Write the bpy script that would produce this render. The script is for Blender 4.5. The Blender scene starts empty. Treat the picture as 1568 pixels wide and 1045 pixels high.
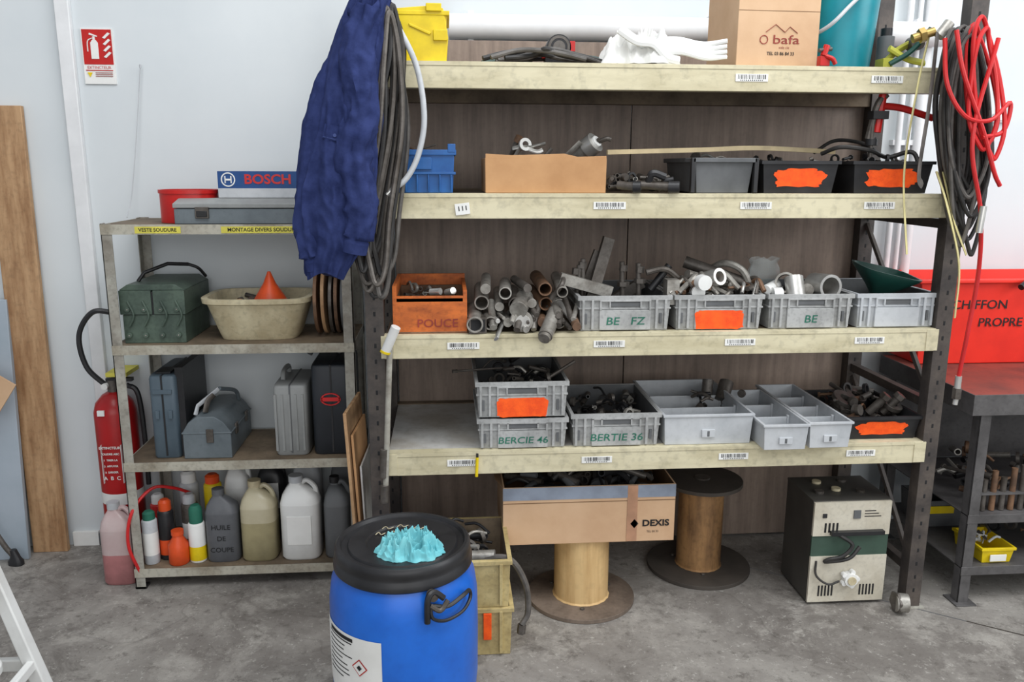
import bpy, math, random
from mathutils import Vector, Matrix, noise
random.seed(7)
sc=bpy.context.scene
try:
    sc.view_settings.view_transform='Standard'
except Exception: pass
# ---------------------------------------------------------------- materials
_m={}
def lin(c):
    o=[]
    for v in c:
        v/=255.0
        o.append(v/12.92 if v<=.04045 else ((v+.055)/1.055)**2.4)
    return (o[0],o[1],o[2],1)
def mat(name,c,rough=.55,metal=0,c2=None,scale=6,stretch=(1,1,1),lo=.4,hi=.65,bump=0,speck=0,alpha=None,trans=0,spec=.4):
    if name in _m: return _m[name]
    m=bpy.data.materials.new(name);m.use_nodes=True;nt=m.node_tree
    b=nt.nodes['Principled BSDF'];b.inputs['Roughness'].default_value=rough;b.inputs['Metallic'].default_value=metal
    b.inputs['Specular IOR Level'].default_value=spec
    if trans: b.inputs['Transmission Weight'].default_value=trans
    if alpha is not None: b.inputs['Alpha'].default_value=alpha
    if c2 is None: c2=tuple(v*.82 for v in c)
    tc=nt.nodes.new('ShaderNodeTexCoord');mp=nt.nodes.new('ShaderNodeMapping');mp.inputs['Scale'].default_value=stretch
    nt.links.new(tc.outputs['Object'],mp.inputs[0])
    n=nt.nodes.new('ShaderNodeTexNoise');n.inputs['Scale'].default_value=scale;n.inputs['Detail'].default_value=7;n.inputs['Roughness'].default_value=.62
    nt.links.new(mp.outputs[0],n.inputs['Vector'])
    r=nt.nodes.new('ShaderNodeMapRange');r.inputs[1].default_value=lo;r.inputs[2].default_value=hi
    nt.links.new(n.outputs['Fac'],r.inputs[0])
    mx=nt.nodes.new('ShaderNodeMix');mx.data_type='RGBA';mx.inputs[6].default_value=lin(c);mx.inputs[7].default_value=lin(c2)
    nt.links.new(r.outputs[0],mx.inputs[0]);col=mx.outputs[2]
    if speck:
        n2=nt.nodes.new('ShaderNodeTexNoise');n2.inputs['Scale'].default_value=scale*9;n2.inputs['Detail'].default_value=4
        nt.links.new(tc.outputs['Object'],n2.inputs['Vector'])
        r2=nt.nodes.new('ShaderNodeMapRange');r2.inputs[1].default_value=.5;r2.inputs[2].default_value=.75;r2.inputs[4].default_value=speck
        nt.links.new(n2.outputs['Fac'],r2.inputs[0])
        m2=nt.nodes.new('ShaderNodeMix');m2.data_type='RGBA';m2.inputs[7].default_value=lin(tuple(v*.45 for v in c))
        nt.links.new(r2.outputs[0],m2.inputs[0]);nt.links.new(col,m2.inputs[6]);col=m2.outputs[2]
    nt.links.new(col,b.inputs['Base Color'])
    if bump:
        bp=nt.nodes.new('ShaderNodeBump');bp.inputs['Strength'].default_value=bump;bp.inputs['Distance'].default_value=.01
        nt.links.new(n.outputs['Fac'],bp.inputs['Height']);nt.links.new(bp.outputs[0],b.inputs['Normal'])
    _m[name]=m;return m
WALL=mat('wall_paint',(212,217,219),.8,c2=(204,210,213),scale=1.2,bump=.02)
TRIMW=mat('white_trim',(228,229,230),.5,c2=(216,217,218))
CREAM=mat('beam_cream',(210,202,172),.5,c2=(188,179,148),scale=5,stretch=(1,1,4),speck=.3)
SHELFC=mat('shelf_paint',(180,176,162),.5,c2=(144,136,120),scale=9,speck=.4)
POST=mat('post_dark',(62,57,55),.5,c2=(88,80,74),scale=10,speck=.25)
POSTG=mat('post_grey',(166,164,154),.5,c2=(128,122,112),scale=9,speck=.35)
BACKB=mat('laminate_wood',(150,133,120),.5,c2=(118,103,93),scale=6,stretch=(5,5,.4),lo=.35,hi=.7,speck=.15)
BOARD=mat('shelf_board',(130,114,94),.7,c2=(90,78,64),scale=5,speck=.3)
WBOARD=mat('white_melamine',(205,205,202),.4,c2=(168,162,152),scale=5,speck=.2)
PLANK=mat('plank_wood',(186,150,112),.6,c2=(146,108,74),scale=7,stretch=(4,4,.6),speck=.25)
CARD=mat('cardboard',(196,152,108),.8,c2=(178,134,92),scale=5)
CARD2=mat('cardboard_light',(208,174,140),.8,c2=(194,158,124),scale=4)
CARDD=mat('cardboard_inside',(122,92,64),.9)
TAPE=mat('grey_tape',(146,156,172),.4)
BTAPE=mat('brown_tape',(192,146,116),.3)
GREY=mat('euro_grey',(172,173,172),.5,c2=(146,147,146),scale=10,speck=.35)
GREYL=mat('light_grey_plastic',(192,195,198),.45,c2=(174,178,182),scale=6,speck=.12)
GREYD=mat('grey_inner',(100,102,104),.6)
ORANGE=mat('orange_spray',(255,96,22),.5,c2=(236,76,16),scale=30,speck=.15)
ORWOOD=mat('orange_wood',(204,108,46),.6,c2=(158,80,36),scale=9,stretch=(1,1,3),speck=.4)
BLACK=mat('black_plastic',(30,30,32),.4,c2=(46,46,48))
RUBBER=mat('rubber_black',(38,37,37),.5,c2=(58,56,54),scale=15)
RUBG=mat('rubber_grey',(98,94,90),.5,c2=(66,63,60),scale=15)
STEEL=mat('steel',(170,167,160),.4,.45,c2=(124,119,112),scale=14,speck=.35)
DSTEEL=mat('dark_steel',(104,99,94),.45,.4,c2=(72,66,60),scale=14,speck=.35)
BRSTEEL=mat('bright_steel',(214,213,208),.28,.65,c2=(176,174,170))
RUST=mat('rusty_steel',(132,100,76),.6,.2,c2=(88,68,54),scale=14,speck=.3)
BLUE=mat('drum_blue',(26,104,206),.34,c2=(20,88,184),scale=4,speck=.1,spec=.5)
BLUEB=mat('bin_blue',(34,98,165),.4,c2=(24,78,140))
NAVY=mat('jacket_navy',(50,60,104),.92,c2=(38,47,86),scale=22,spec=.08,bump=.35)
NAVYT=mat('jacket_thread',(72,84,132),.9,spec=.1)
RED=mat('red_paint',(196,34,30),.35,c2=(170,26,24))
REDH=mat('red_hose',(206,40,42),.35,c2=(176,32,34))
REDB=mat('red_bin',(236,54,40),.45,c2=(216,46,36),scale=4)
WHITE=mat('white_plastic',(226,227,225),.4,c2=(208,208,205))
PAPER=mat('paper_white',(232,232,229),.8,c2=(220,220,216))
INK=mat('black_ink',(30,30,32),.7)
GINK=mat('green_ink',(40,110,90),.7)
RINK=mat('red_ink',(150,60,50),.7)
YLAB=mat('yellow_label',(228,218,92),.6)
YELLOW=mat('yellow_plastic',(232,204,24),.4,c2=(205,178,20),scale=8)
TEAL=mat('teal_bucket',(18,136,150),.35,c2=(14,118,132))
TEALR=mat('teal_rag',(128,198,204),.9,c2=(100,178,188),scale=14,spec=.1)
GREEN=mat('green_toolbox',(84,100,88),.5,c2=(62,76,68),scale=10,speck=.4)
GRNF=mat('green_funnel',(26,70,62),.4)
CREAMP=mat('cream_tub',(210,200,168),.5,c2=(176,162,130),scale=7,speck=.3)
FUNO=mat('funnel_orange',(226,84,36),.4)
TBLUE=mat('case_bluegrey',(84,98,108),.45,c2=(70,84,94))
TGREY=mat('toolbox_grey',(108,117,122),.4,c2=(92,101,106),scale=8,speck=.15)
CASEG=mat('case_grey',(146,148,147),.45,c2=(128,130,129))
CASEB=mat('case_black',(40,44,50),.45)
EXRED=mat('extinguisher_red',(170,26,28),.3,c2=(146,22,24))
PINKJ=mat('pink_jug',(196,178,176),.3,c2=(180,146,146),scale=3)
GREYJ=mat('grey_jug',(98,100,104),.4,c2=(80,82,86))
YELJ=mat('yellowed_jug',(192,184,158),.3,c2=(168,158,124),scale=3)
WOODS=mat('spool_wood',(216,184,132),.6,c2=(190,154,104),scale=4,stretch=(6,6,.6),speck=.15)
WOODD=mat('spool_wood_dark',(166,126,82),.6,c2=(112,82,54),scale=6,stretch=(3,3,.6),speck=.4)
SPBASE=mat('spool_flange',(122,108,96),.7,c2=(92,80,70),scale=8,speck=.3)
SPDARK=mat('spool_flange_dark',(76,70,64),.7)
CRATE=mat('crate_wood',(200,182,130),.6,c2=(164,144,96),scale=8,speck=.35)
ELEC=mat('unit_cream',(204,198,182),.45,c2=(186,178,160),scale=8,speck=.2)
ELECG=mat('unit_green',(64,86,74),.5)
ELECS=mat('unit_side',(70,68,64),.5)
TABT=mat('table_top',(136,72,62),.45,c2=(104,66,60),scale=6,speck=.3)
TABM=mat('table_steel',(92,90,90),.5,c2=(72,70,70),scale=8,speck=.3)
PANEL=mat('bluegrey_panel',(168,178,188),.6,c2=(156,168,178),scale=3)
LIME=mat('lime_tool',(168,168,60),.5,c2=(120,120,50))
YSTRAP=mat('yellow_strap',(218,208,150),.7)
GAUGE=mat('clear_film',(205,215,215),.2,alpha=.3)
# ---------------------------------------------------------------- mesh builder
def smoothpath(pts,closed=False,k=8):
    P=[Vector(p) for p in pts];n=len(P);out=[]
    if n<3 and not closed: return P
    for i in range(n if closed else n-1):
        p1=P[i];p2=P[(i+1)%n]
        p0=P[(i-1)%n] if (closed or i>0) else p1*2-p2
        p3=P[(i+2)%n] if (closed or i<n-2) else p2*2-p1
        for j in range(k):
            t=j/k
            out.append(.5*((2*p1)+(p2-p0)*t+(2*p0-5*p1+4*p2-p3)*t*t+(3*p1-p0-3*p2+p3)*t**3))
    if not closed: out.append(P[-1])
    return out
class MB:
    def __init__(s,name): s.n=name;s.v=[];s.f=[];s.fm=[];s.mats=[];s.T=Matrix()
    def add(s,vs,fs,m):
        o=len(s.v);s.v+=[s.T@Vector(v) for v in vs]
        if m not in s.mats: s.mats.append(m)
        k=s.mats.index(m)
        for f in fs: s.f.append([i+o for i in f]);s.fm.append(k)
    def box(s,x0,x1,y0,y1,z0,z1,m):
        s.add([(x0,y0,z0),(x1,y0,z0),(x1,y1,z0),(x0,y1,z0),(x0,y0,z1),(x1,y0,z1),(x1,y1,z1),(x0,y1,z1)],
              [(3,2,1,0),(4,5,6,7),(0,1,5,4),(1,2,6,5),(2,3,7,6),(3,0,4,7)],m)
    def cyl(s,p0,p1,r0,m,r1=None,n=20,cap=True):
        if r1 is None: r1=r0
        p0=Vector(p0);p1=Vector(p1);d=(p1-p0).normalized();a=d.orthogonal().normalized();b=d.cross(a)
        vs=[];
        for p,r in((p0,r0),(p1,r1)):
            for i in range(n):
                t=2*math.pi*i/n;vs.append(p+(a*math.cos(t)+b*math.sin(t))*r)
        fs=[(i,(i+1)%n,n+(i+1)%n,n+i) for i in range(n)]
        if cap: fs+=[tuple(range(n-1,-1,-1)),tuple(range(n,2*n))]
        s.add(vs,fs,m)
    def pipe(s,p0,p1,ro,ri,m,n=18,mi=None):
        p0=Vector(p0);p1=Vector(p1);d=(p1-p0).normalized();a=d.orthogonal().normalized();b=d.cross(a)
        vs=[]
        for p,r in((p0,ro),(p1,ro),(p1,ri),(p0,ri)):
            for i in range(n):
                t=2*math.pi*i/n;vs.append(p+(a*math.cos(t)+b*math.sin(t))*r)
        s.add(vs,[(k*n+i,k*n+(i+1)%n,((k+1)%4)*n+(i+1)%n,((k+1)%4)*n+i) for k in range(4) for i in range(n)],m)
    def tube(s,pts,r,m,n=8,closed=False,k=8,sm=True,flat=1):
        P=smoothpath(pts,closed,k) if sm else [Vector(p) for p in pts]
        N=len(P);a=None;vs=[]
        for i in range(N):
            q0=P[(i-1)%N] if (closed or i>0) else P[i];q1=P[(i+1)%N] if (closed or i<N-1) else P[i]
            d=(q1-q0).normalized()
            if a is None: a=d.orthogonal().normalized()
            else:
                a=a-d*a.dot(d)
                a=a.normalized() if a.length>1e-6 else d.orthogonal().normalized()
            b=d.cross(a);rr=r[0]+(r[1]-r[0])*i/(N-1) if isinstance(r,tuple) else r
            for j in range(n):
                t=2*math.pi*j/n;vs.append(P[i]+a*math.cos(t)*rr+b*math.sin(t)*rr*flat)
        fs=[(i*n+j,i*n+(j+1)%n,((i+1)%N)*n+(j+1)%n,((i+1)%N)*n+j) for i in range(N if closed else N-1) for j in range(n)]
        if not closed: fs+=[tuple(range(n-1,-1,-1)),tuple(range((N-1)*n,N*n))]
        s.add(vs,fs,m)
    def loft(s,rings,m,cap0=True,cap1=True):
        n=len(rings[0]);vs=[v for r in rings for v in r]
        fs=[(i*n+j,i*n+(j+1)%n,(i+1)*n+(j+1)%n,(i+1)*n+j) for i in range(len(rings)-1) for j in range(n)]
        if cap0: fs.append(tuple(range(n-1,-1,-1)))
        if cap1: fs.append(tuple(range((len(rings)-1)*n,len(rings)*n)))
        s.add(vs,fs,m)
    def rl(s,cx,cy,lev,m,p=2,n=32,cap0=True,cap1=True):
        R=[]
        for l in lev:
            z,hx,hy=l[:3];ox=l[3] if len(l)>3 else 0
            ring=[]
            for i in range(n):
                t=2*math.pi*(i+.5)/n;c=math.cos(t);q=math.sin(t)
                ring.append((cx+ox+hx*math.copysign(abs(c)**(2/p),c),cy+hy*math.copysign(abs(q)**(2/p),q),z))
            R.append(ring)
        s.loft(R,m,cap0,cap1)
    def lathe(s,c,prof,m,n=32,cap0=True,cap1=True):
        s.rl(c[0],c[1],[(c[2]+z,r,r) for r,z in prof],m,2,n,cap0,cap1)
    def prism(s,poly,y0,y1,m):
        n=len(poly)
        s.add([(x,y0,z) for x,z in poly]+[(x,y1,z) for x,z in poly],
              [tuple(range(n)),tuple(range(2*n-1,n-1,-1))]+[(i,i+n,(i+1)%n+n,(i+1)%n) for i in range(n)],m)
    def bin(s,x0,x1,y0,y1,z0,z1,m,t=.005,tp=.008,mi=None,p=None,floor=.006):
        def r(o,z): return [(x0+o,y0+o,z),(x1-o,y0+o,z),(x1-o,y1-o,z),(x0+o,y1-o,z)]
        s.loft([r(tp,z0),r(0,z1),r(t,z1),],m,True,False)
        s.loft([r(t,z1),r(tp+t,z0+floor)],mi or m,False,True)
    def rim(s,x0,x1,y0,y1,z0,z1,o,m):
        s.box(x0-o,x1+o,y0-o,y0+.002,z0,z1,m);s.box(x0-o,x1+o,y1-.002,y1+o,z0,z1,m)
        s.box(x0-o,x0+.002,y0+.002,y1-.002,z0,z1,m);s.box(x1-.002,x1+o,y0+.002,y1-.002,z0,z1,m)
    def text(s,t,x,y,z,size,m,ang=0,sx=1,shear=0,bold=0):
        cu=bpy.data.curves.new('t','FONT');cu.body=t;cu.size=size;cu.align_x='CENTER';cu.align_y='CENTER';cu.resolution_u=3;cu.offset=bold;cu.shear=shear
        o=bpy.data.objects.new('t',cu);bpy.context.collection.objects.link(o)
        dg=bpy.context.evaluated_depsgraph_get();me=o.evaluated_get(dg).to_mesh()
        ca,sa=math.cos(ang),math.sin(ang)
        vs=[(x+(v.co.x*ca*sx-v.co.y*sa),y,z+(v.co.x*sa*sx+v.co.y*ca)) for v in me.vertices]
        s.add(vs,[tuple(p.vertices) for p in me.polygons],m)
        o.evaluated_get(dg).to_mesh_clear();bpy.data.objects.remove(o);bpy.data.curves.remove(cu)
    def finish(s,bevel=.0015,sub=0,parent=None,ang=38,weld=False):
        me=bpy.data.meshes.new(s.n)
        xs=[v.x for v in s.v];ys=[v.y for v in s.v];zs=[v.z for v in s.v]
        c=Vector(((min(xs)+max(xs))/2,(min(ys)+max(ys))/2,min(zs)))
        me.from_pydata([tuple(v-c) for v in s.v],[],s.f)
        for m in s.mats: me.materials.append(m)
        me.polygons.foreach_set('material_index',s.fm)
        me.update();me.shade_smooth();me.set_sharp_from_angle(angle=math.radians(ang))
        o=bpy.data.objects.new(s.n,me);o.location=c;bpy.context.collection.objects.link(o)
        if bevel:
            b=o.modifiers.new('bevel','BEVEL');b.width=bevel;b.segments=2;b.limit_method='ANGLE';b.angle_limit=math.radians(40);b.harden_normals=False
        if sub:
            q=o.modifiers.new('sub','SUBSURF');q.levels=sub;q.render_levels=sub
        if parent: o.parent=parent
        return o
def rnd(a,b): return random.uniform(a,b)
def junk(mb,x0,x1,y0,y1,z0,n,mats,s=.03,h=.03):
    """heap of small metal fittings"""
    for i in range(n):
        x=rnd(x0+s*.5,x1-s*.5);y=rnd(y0+s*.5,y1-s*.5);z=z0+rnd(0,h);m=random.choice(mats)
        a=rnd(0,math.pi);e=rnd(-.35,.35);d=Vector((math.cos(a)*math.cos(e),math.sin(a)*math.cos(e),math.sin(e)))
        L=s*rnd(.4,1.1);r=s*rnd(.12,.3);p=Vector((x,y,z));k=random.random()
        q0=p-d*L;q1=p+d*L
        for q in(q0,q1):
            q.x=min(max(q.x,x0),x1);q.y=min(max(q.y,y0),y1)
        if (q1-q0).length<.01: continue
        if k<.3: mb.pipe(q0,q1,r,r*.7,m,n=12)
        elif k<.5:
            mb.cyl(q0,q1,r*.6,m,n=10);mb.cyl(q1,q1+d*r*.8,r*1.1,m,n=6)
        elif k<.65: mb.cyl(p,p+d*s*.3,r*1.5,m,n=14)
        elif k<.8: mb.pipe(p,p+d*s*.25,s*.5,s*.33,m,n=16)
        else:
            mb.tube([q0,p+Vector((0,0,L*.4)),q1],r*.6,m,n=8,k=5)
# ---------------------------------------------------------------- room
def plane_obj(name,x0,x1,y0,y1,z0,z1,m):
    b=MB(name);b.box(x0,x1,y0,y1,z0,z1,m);return b.finish(0)
plane_obj('wall_back',-4.2,5,.72,.82,0,4.2,WALL)
fm=bpy.data.materials.new('concrete');fm.use_nodes=True
nt=fm.node_tree;b=nt.nodes['Principled BSDF'];b.inputs['Roughness'].default_value=.65
tc=nt.nodes.new('ShaderNodeTexCoord')
def nz(sc_,det=8,ro=.65,dist=0):
    n=nt.nodes.new('ShaderNodeTexNoise');n.inputs['Scale'].default_value=sc_;n.inputs['Detail'].default_value=det;n.inputs['Roughness'].default_value=ro;n.inputs['Distortion'].default_value=dist
    nt.links.new(tc.outputs['Object'],n.inputs['Vector']);return n.outputs['Fac']
def mr(i,a,c,d=0,e=1):
    r=nt.nodes.new('ShaderNodeMapRange');r.inputs[1].default_value=a;r.inputs[2].default_value=c;r.inputs[3].default_value=d;r.inputs[4].default_value=e
    nt.links.new(i,r.inputs[0]);return r.outputs[0]
def mx(f,a,c):
    m=nt.nodes.new('ShaderNodeMix');m.data_type='RGBA';nt.links.new(f,m.inputs[0])
    for k,v in((6,a),(7,c)):
        if isinstance(v,tuple): m.inputs[k].default_value=lin(v)
        else: nt.links.new(v,m.inputs[k])
    return m.outputs[2]
c=mx(mr(nz(1.6,9,.7,.4),.40,.60),(146,142,136),(114,109,104))
c=mx(mr(nz(5,10,.75,.3),.50,.64,0,.85),c,(162,158,151))
c=mx(mr(nz(3.3,10,.8,.8),.54,.63,0,.65),c,(92,87,82))
c=mx(mr(nz(18,9,.8),.54,.64,0,.7),c,(82,77,72))
c=mx(mr(nz(55,5,.75),.58,.68,0,.75),c,(182,179,172))
c=mx(mr(nz(90,4,.7),.60,.70,0,.6),c,(66,62,58))
vo=nt.nodes.new('ShaderNodeTexVoronoi');vo.feature='DISTANCE_TO_EDGE';vo.inputs['Scale'].default_value=.7
wn=nt.nodes.new('ShaderNodeTexNoise');wn.inputs['Scale'].default_value=2.5
va=nt.nodes.new('ShaderNodeVectorMath');va.operation='ADD';nt.links.new(tc.outputs['Object'],va.inputs[0]);nt.links.new(tc.outputs['Object'],wn.inputs['Vector']);nt.links.new(wn.outputs['Color'],va.inputs[1])
nt.links.new(va.outputs[0],vo.inputs['Vector'])
c=mx(mr(vo.outputs['Distance'],0,.005,.3,0),c,(70,66,62))
nt.links.new(c,b.inputs['Base Color'])
bp=nt.nodes.new('ShaderNodeBump');bp.inputs['Strength'].default_value=.3;bp.inputs['Distance'].default_value=.004
nt.links.new(nz(30),bp.inputs['Height']);nt.links.new(bp.outputs[0],b.inputs['Normal'])
plane_obj('floor',-4.2,5,-5,.82,-.1,0,fm)
b=MB('floor_joint')
b.T=Matrix.Translation((1.75,-.10,0))@Matrix.Rotation(-.62,4,'Z');b.box(0,2.6,-.003,.003,-.01,.0008,DSTEEL);b.box(-.9,0,-.002,.002,-.01,.0006,GREYD);b.T=Matrix();b.finish(0)
b=MB('baseboard_back');b.box(-1.50,-1.20,.708,.72,0,.05,GREYD);b.box(-1.52,-1.42,.705,.72,0,.06,PAPER);b.finish(.001)
b=MB('trim_1');b.box(-1.372,-1.322,.695,.72,.06,2.9,TRIMW);b.finish(.003)
b=MB('wall_pipe')
b.tube([(0.02,.66,2.01),(1.9,.66,2.01)],.045,TRIMW,n=20,sm=False)
for x in(.1,1.0,1.8): b.box(x-.01,x+.01,.655,.72,1.955,2.065,TRIMW)
b.finish(0)
b=MB('wall_conduit')
for x,r in((1.78,.012),(1.82,.009),(1.86,.018)):
    b.cyl((x,.69,.85),(x,.69,2.9),r,TRIMW)
for z in(1.0,1.6,2.2): b.box(1.76,1.885,.69,.72,z,z+.02,TRIMW)
b.finish(0)
b=MB('wall_switch');b.box(2.18,2.235,.705,.72,1.69,1.725,TRIMW);b.box(2.195,2.22,.7,.706,1.697,1.718,WHITE);b.finish(.002)
b=MB('thin_wall_rod');b.tube([(-1.094,.70,1.86),(-1.125,.69,1.62),(-1.155,.67,1.40),(-1.16,.62,1.325)],.0022,GREYL,n=6);b.cyl((-1.094,.70,1.855),(-1.094,.70,1.868),.004,GREYL,n=8);b.finish(0)
# safety sign
b=MB('fire_extinguisher_sign')
x0,x1,z0,z1=-1.297,-1.187,1.800,1.992
b.box(x0,x1,.714,.72,z0,z1,PAPER)
b.box(x0+.004,x1-.004,.7125,.7145,z0+.068,z1-.004,RED)
b.text("EXTINCTEUR",(x0+x1)/2,.7115,z0+.057,.014,RED);b.box(x0+.008,x1-.008,.712,.7145,z0+.046,z0+.049,RED)
b.prism([(x0+.012,z0+.04),(x0+.03,z0+.04),(x0+.021,z0+.024)],.711,.713,YELLOW)
for i in range(3): b.box(x0+.04,x1-.01,.7122,.7142,z0+.026+i*.006,z0+.028+i*.006,RINK)
cx=x0+.045
b.prism([(cx-.013,z1-.105),(cx+.013,z1-.105),(cx+.013,z1-.05),(cx+.006,z1-.04),(cx-.006,z1-.04),(cx-.013,z1-.05)],.7105,.713,PAPER)
b.box(cx-.004,cx+.004,.7105,.713,z1-.04,z1-.028,PAPER);b.prism([(cx-.016,z1-.022),(cx+.012,z1-.03),(cx+.012,z1-.026),(cx-.014,z1-.016)],.7105,.713,PAPER)
b.tube([(cx-.006,.711,z1-.034),(cx-.022,.711,z1-.045),(cx-.024,.711,z1-.08)],.0018,PAPER,n=6)
for i in range(4):
    zz=z1-.02-i*.022;xx=x0+.075
    b.prism([(xx,zz-.012),(xx+.008,zz-.016),(xx+.028,zz+.002),(xx+.02,zz+.006)],.7105,.713,PAPER)
b.finish(0)
# ---------------------------------------------------------------- left leaning boards
b=MB('wooden_plank');b.T=Matrix.Rotation(math.radians(-1.2),4,'X')
b.box(-1.655,-1.522,.657,.679,0.014,1.735,PLANK)
b.T=Matrix();b.finish(.002)
b=MB('grey_panel_sheet');b.T=Matrix.Translation((-2.1,.60,0))@Matrix.Rotation(math.radians(-4),4,'X')
b.box(-.5,.455,0,.02,0,1.02,PANEL);b.T=Matrix();b.finish(.002)
b=MB('cardboard_scrap');b.T=Matrix.Translation((-1.70,.545,.69))@Matrix.Rotation(.6,4,'Y');b.box(-.12,.08,0,.006,-.07,.09,CARD2);b.box(-.078,.0,-.004,.0,-.05,.06,CARD);b.T=Matrix();b.finish(.001)
b=MB('pry_bar');b.tube([(-1.68,.56,.035),(-1.74,.56,.15),(-2.0,.56,.75)],.010,DSTEEL,n=12);b.tube([(-1.76,.56,.19),(-2.0,.56,.75)],.013,TGREY,n=12)
b.T=Matrix.Translation((-1.672,.56,0))@Matrix.Rotation(-.3,4,'Z');b.rl(0,0,[(0,.03,.02),(.015,.03,.02),(.03,.02,.014),(.06,.012,.012,-.008)],BLACK,2.5);b.T=Matrix();b.finish(0)
# step stool
b=MB('step_stool')
def leg(mb,a,c,w,m):
    a=Vector(a);c=Vector(c)
    mb.loft([[(c.x-w,c.y-w,c.z),(c.x+w,c.y-w,c.z),(c.x+w,c.y+w,c.z),(c.x-w,c.y+w,c.z)],[(a.x-w*.8,a.y-w*.8,a.z),(a.x+w*.8,a.y-w*.8,a.z),(a.x+w*.8,a.y+w*.8,a.z),(a.x-w*.8,a.y+w*.8,a.z)]],m)
qx=-1.325
b.rl(qx,-.60,[(.52,.17,.12),(.55,.18,.13),(.56,.175,.125)],WHITE,5)
for sx in(-1,1):
    for sy in(-1,1): leg(b,(qx+sx*.165,-.60+sy*.1,.53),(qx+sx*.262,-.60+sy*.16,0),.020,WHITE)
for sy in(-1,1): b.box(qx-.22,qx+.22,-.60+sy*.14-.01,-.60+sy*.14+.01,.20,.235,WHITE)
for sx in(-1,1): b.box(qx+sx*.225-.01,qx+sx*.225+.01,-.74,-.46,.21,.24,WHITE)
b.rl(qx,-.60,[(.235,.18,.12),(.26,.18,.12)],WHITE,5)
b.finish(.004)
# ---------------------------------------------------------------- big rack
SH=[1.81,1.432,1.0,.615]
b=MB('storage_rack')
XL,XR=-.195,1.585
for x in(-.25,1.585):
    for y in(0,.55):
        b.box(x,x+.055,y,y+.004,0,2.12,POST);b.box(x,x+.004,y+.004,y+.05,0,2.12,POST);b.box(x+.051,x+.055,y+.004,y+.05,0,2.12,POST)
        b.box(x-.012,x+.067,y-.012,y+.06,0,.005,POSTG)
        for i in range(40):
            z=.06+i*.05
            b.box(x+.024,x+.031,y-.0008,y+.0005,z,z+.014,INK)
    for z in(.12,.72,1.32): b.box(x+.012,x+.04,.05,.55,z,z+.03,POST)
    for z in(.15,.75):
        b.T=Matrix();b.tube([(x+.026,.05,z+.02),(x+.026,.55,z+.55)],.011,POST,n=6,sm=False)
for z in SH:
    for y in(.0,.56):
        b.box(XL,XR,y-.002 if y==0 else y,y+.038,z-.075,z,CREAM if y==0 else BOARD)
    b.box(XL,XR,-.004,.0,z-.012,z,CREAM)
    b.box(XL+.002,XR-.002,.038,.56,z-.028,z-.003,BOARD if z!=SH[3] else WBOARD)
    b.box(XL-.01,XL+.03,-.005,-.002,z-.073,z-.002,CREAM);b.box(XR-.03,XR+.01,-.005,-.002,z-.073,z-.002,CREAM)
def barcode(x,z,w=.1,h=.022,y=-.0045):
    b.box(x-w/2,x+w/2,y,y+.002,z-h/2,z+h/2,PAPER)
    for i in range(18):
        xx=x-w*.42+i*w*.048;b.box(xx,xx+w*rnd(.012,.034),y-.0006,y+.001,z-h*.18,z+h*.4,INK)
    for i in range(12): b.box(x-w*.35+i*w*.06,x-w*.35+i*w*.06+w*.03,y-.0006,y+.001,z-h*.4,z-h*.26,INK)
for z,xs in((SH[0],(.918,1.34)),(SH[1],(.498,.956,1.353)),(SH[2],(.049,.509,.933,1.363)),(SH[3],(.044,.479,.935,1.37))):
    for x in xs: barcode(x,z-.036)
b.T=Matrix.Translation((.05,0,1.385))@Matrix.Rotation(-.12,4,'Y');b.box(-.022,.022,-.007,-.0045,-.016,.018,PAPER)
for i in range(3): b.box(-.012+i*.011,-.009+i*.011,-.0078,-.0065,-.004,.010,INK)
b.T=Matrix();b.finish(.0012)
b=MB('rack_back_panel')
b.box(-.19,.69,.602,.614,.01,1.955,BACKB);b.box(.694,1.60,.602,.614,.01,1.955,BACKB);b.finish(.001)
# ---------------------------------------------------------------- left shelving unit
b=MB('metal_shelving_unit')
LX0,LX1,LY0,LY1=-1.142,-.325,.33,.69
LS=[1.318,.907,.484,.078]
for x,sx in((LX0,1),(LX1,-1)):
    for y,sy in((LY0,1),(LY1,-1)):
        b.box(min(x,x+sx*.035),max(x,x+sx*.035),min(y,y+sy*.003),max(y,y+sy*.003),0,1.322,POSTG)
        b.box(min(x,x+sx*.003),max(x,x+sx*.003),min(y,y+sy*.035),max(y,y+sy*.035),0,1.322,POSTG)
        b.box(min(x-.002,x+sx*.037),max(x-.002,x+sx*.037),min(y,y+sy*.037),max(y,y+sy*.037),0,.008,BLACK)
for z in LS:
    b.box(LX0+.004,LX1-.004,LY0+.004,LY1-.004,z-.004,z,BOARD)
    for y in(LY0-.003,LY1): b.box(LX0,LX1,y,y+.003,z-.032,z+.001,SHELFC)
    for x in(LX0,LX1-.003): b.box(x,x+.003,LY0,LY1,z-.032,z+.001,SHELFC)
for x0,x1,t,q in((-1.03,-.882,"VESTE SOUDURE",.0165),(-.750,-.478,"MONTAGE DIVERS SOUDURE",.0175)):
    b.box(x0,x1,LY0-.005,LY0-.003,1.290,1.312,YLAB);b.text(t,(x0+x1)/2,LY0-.0056,1.301,q,INK,bold=.0003)
b.finish(.0008)
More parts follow.
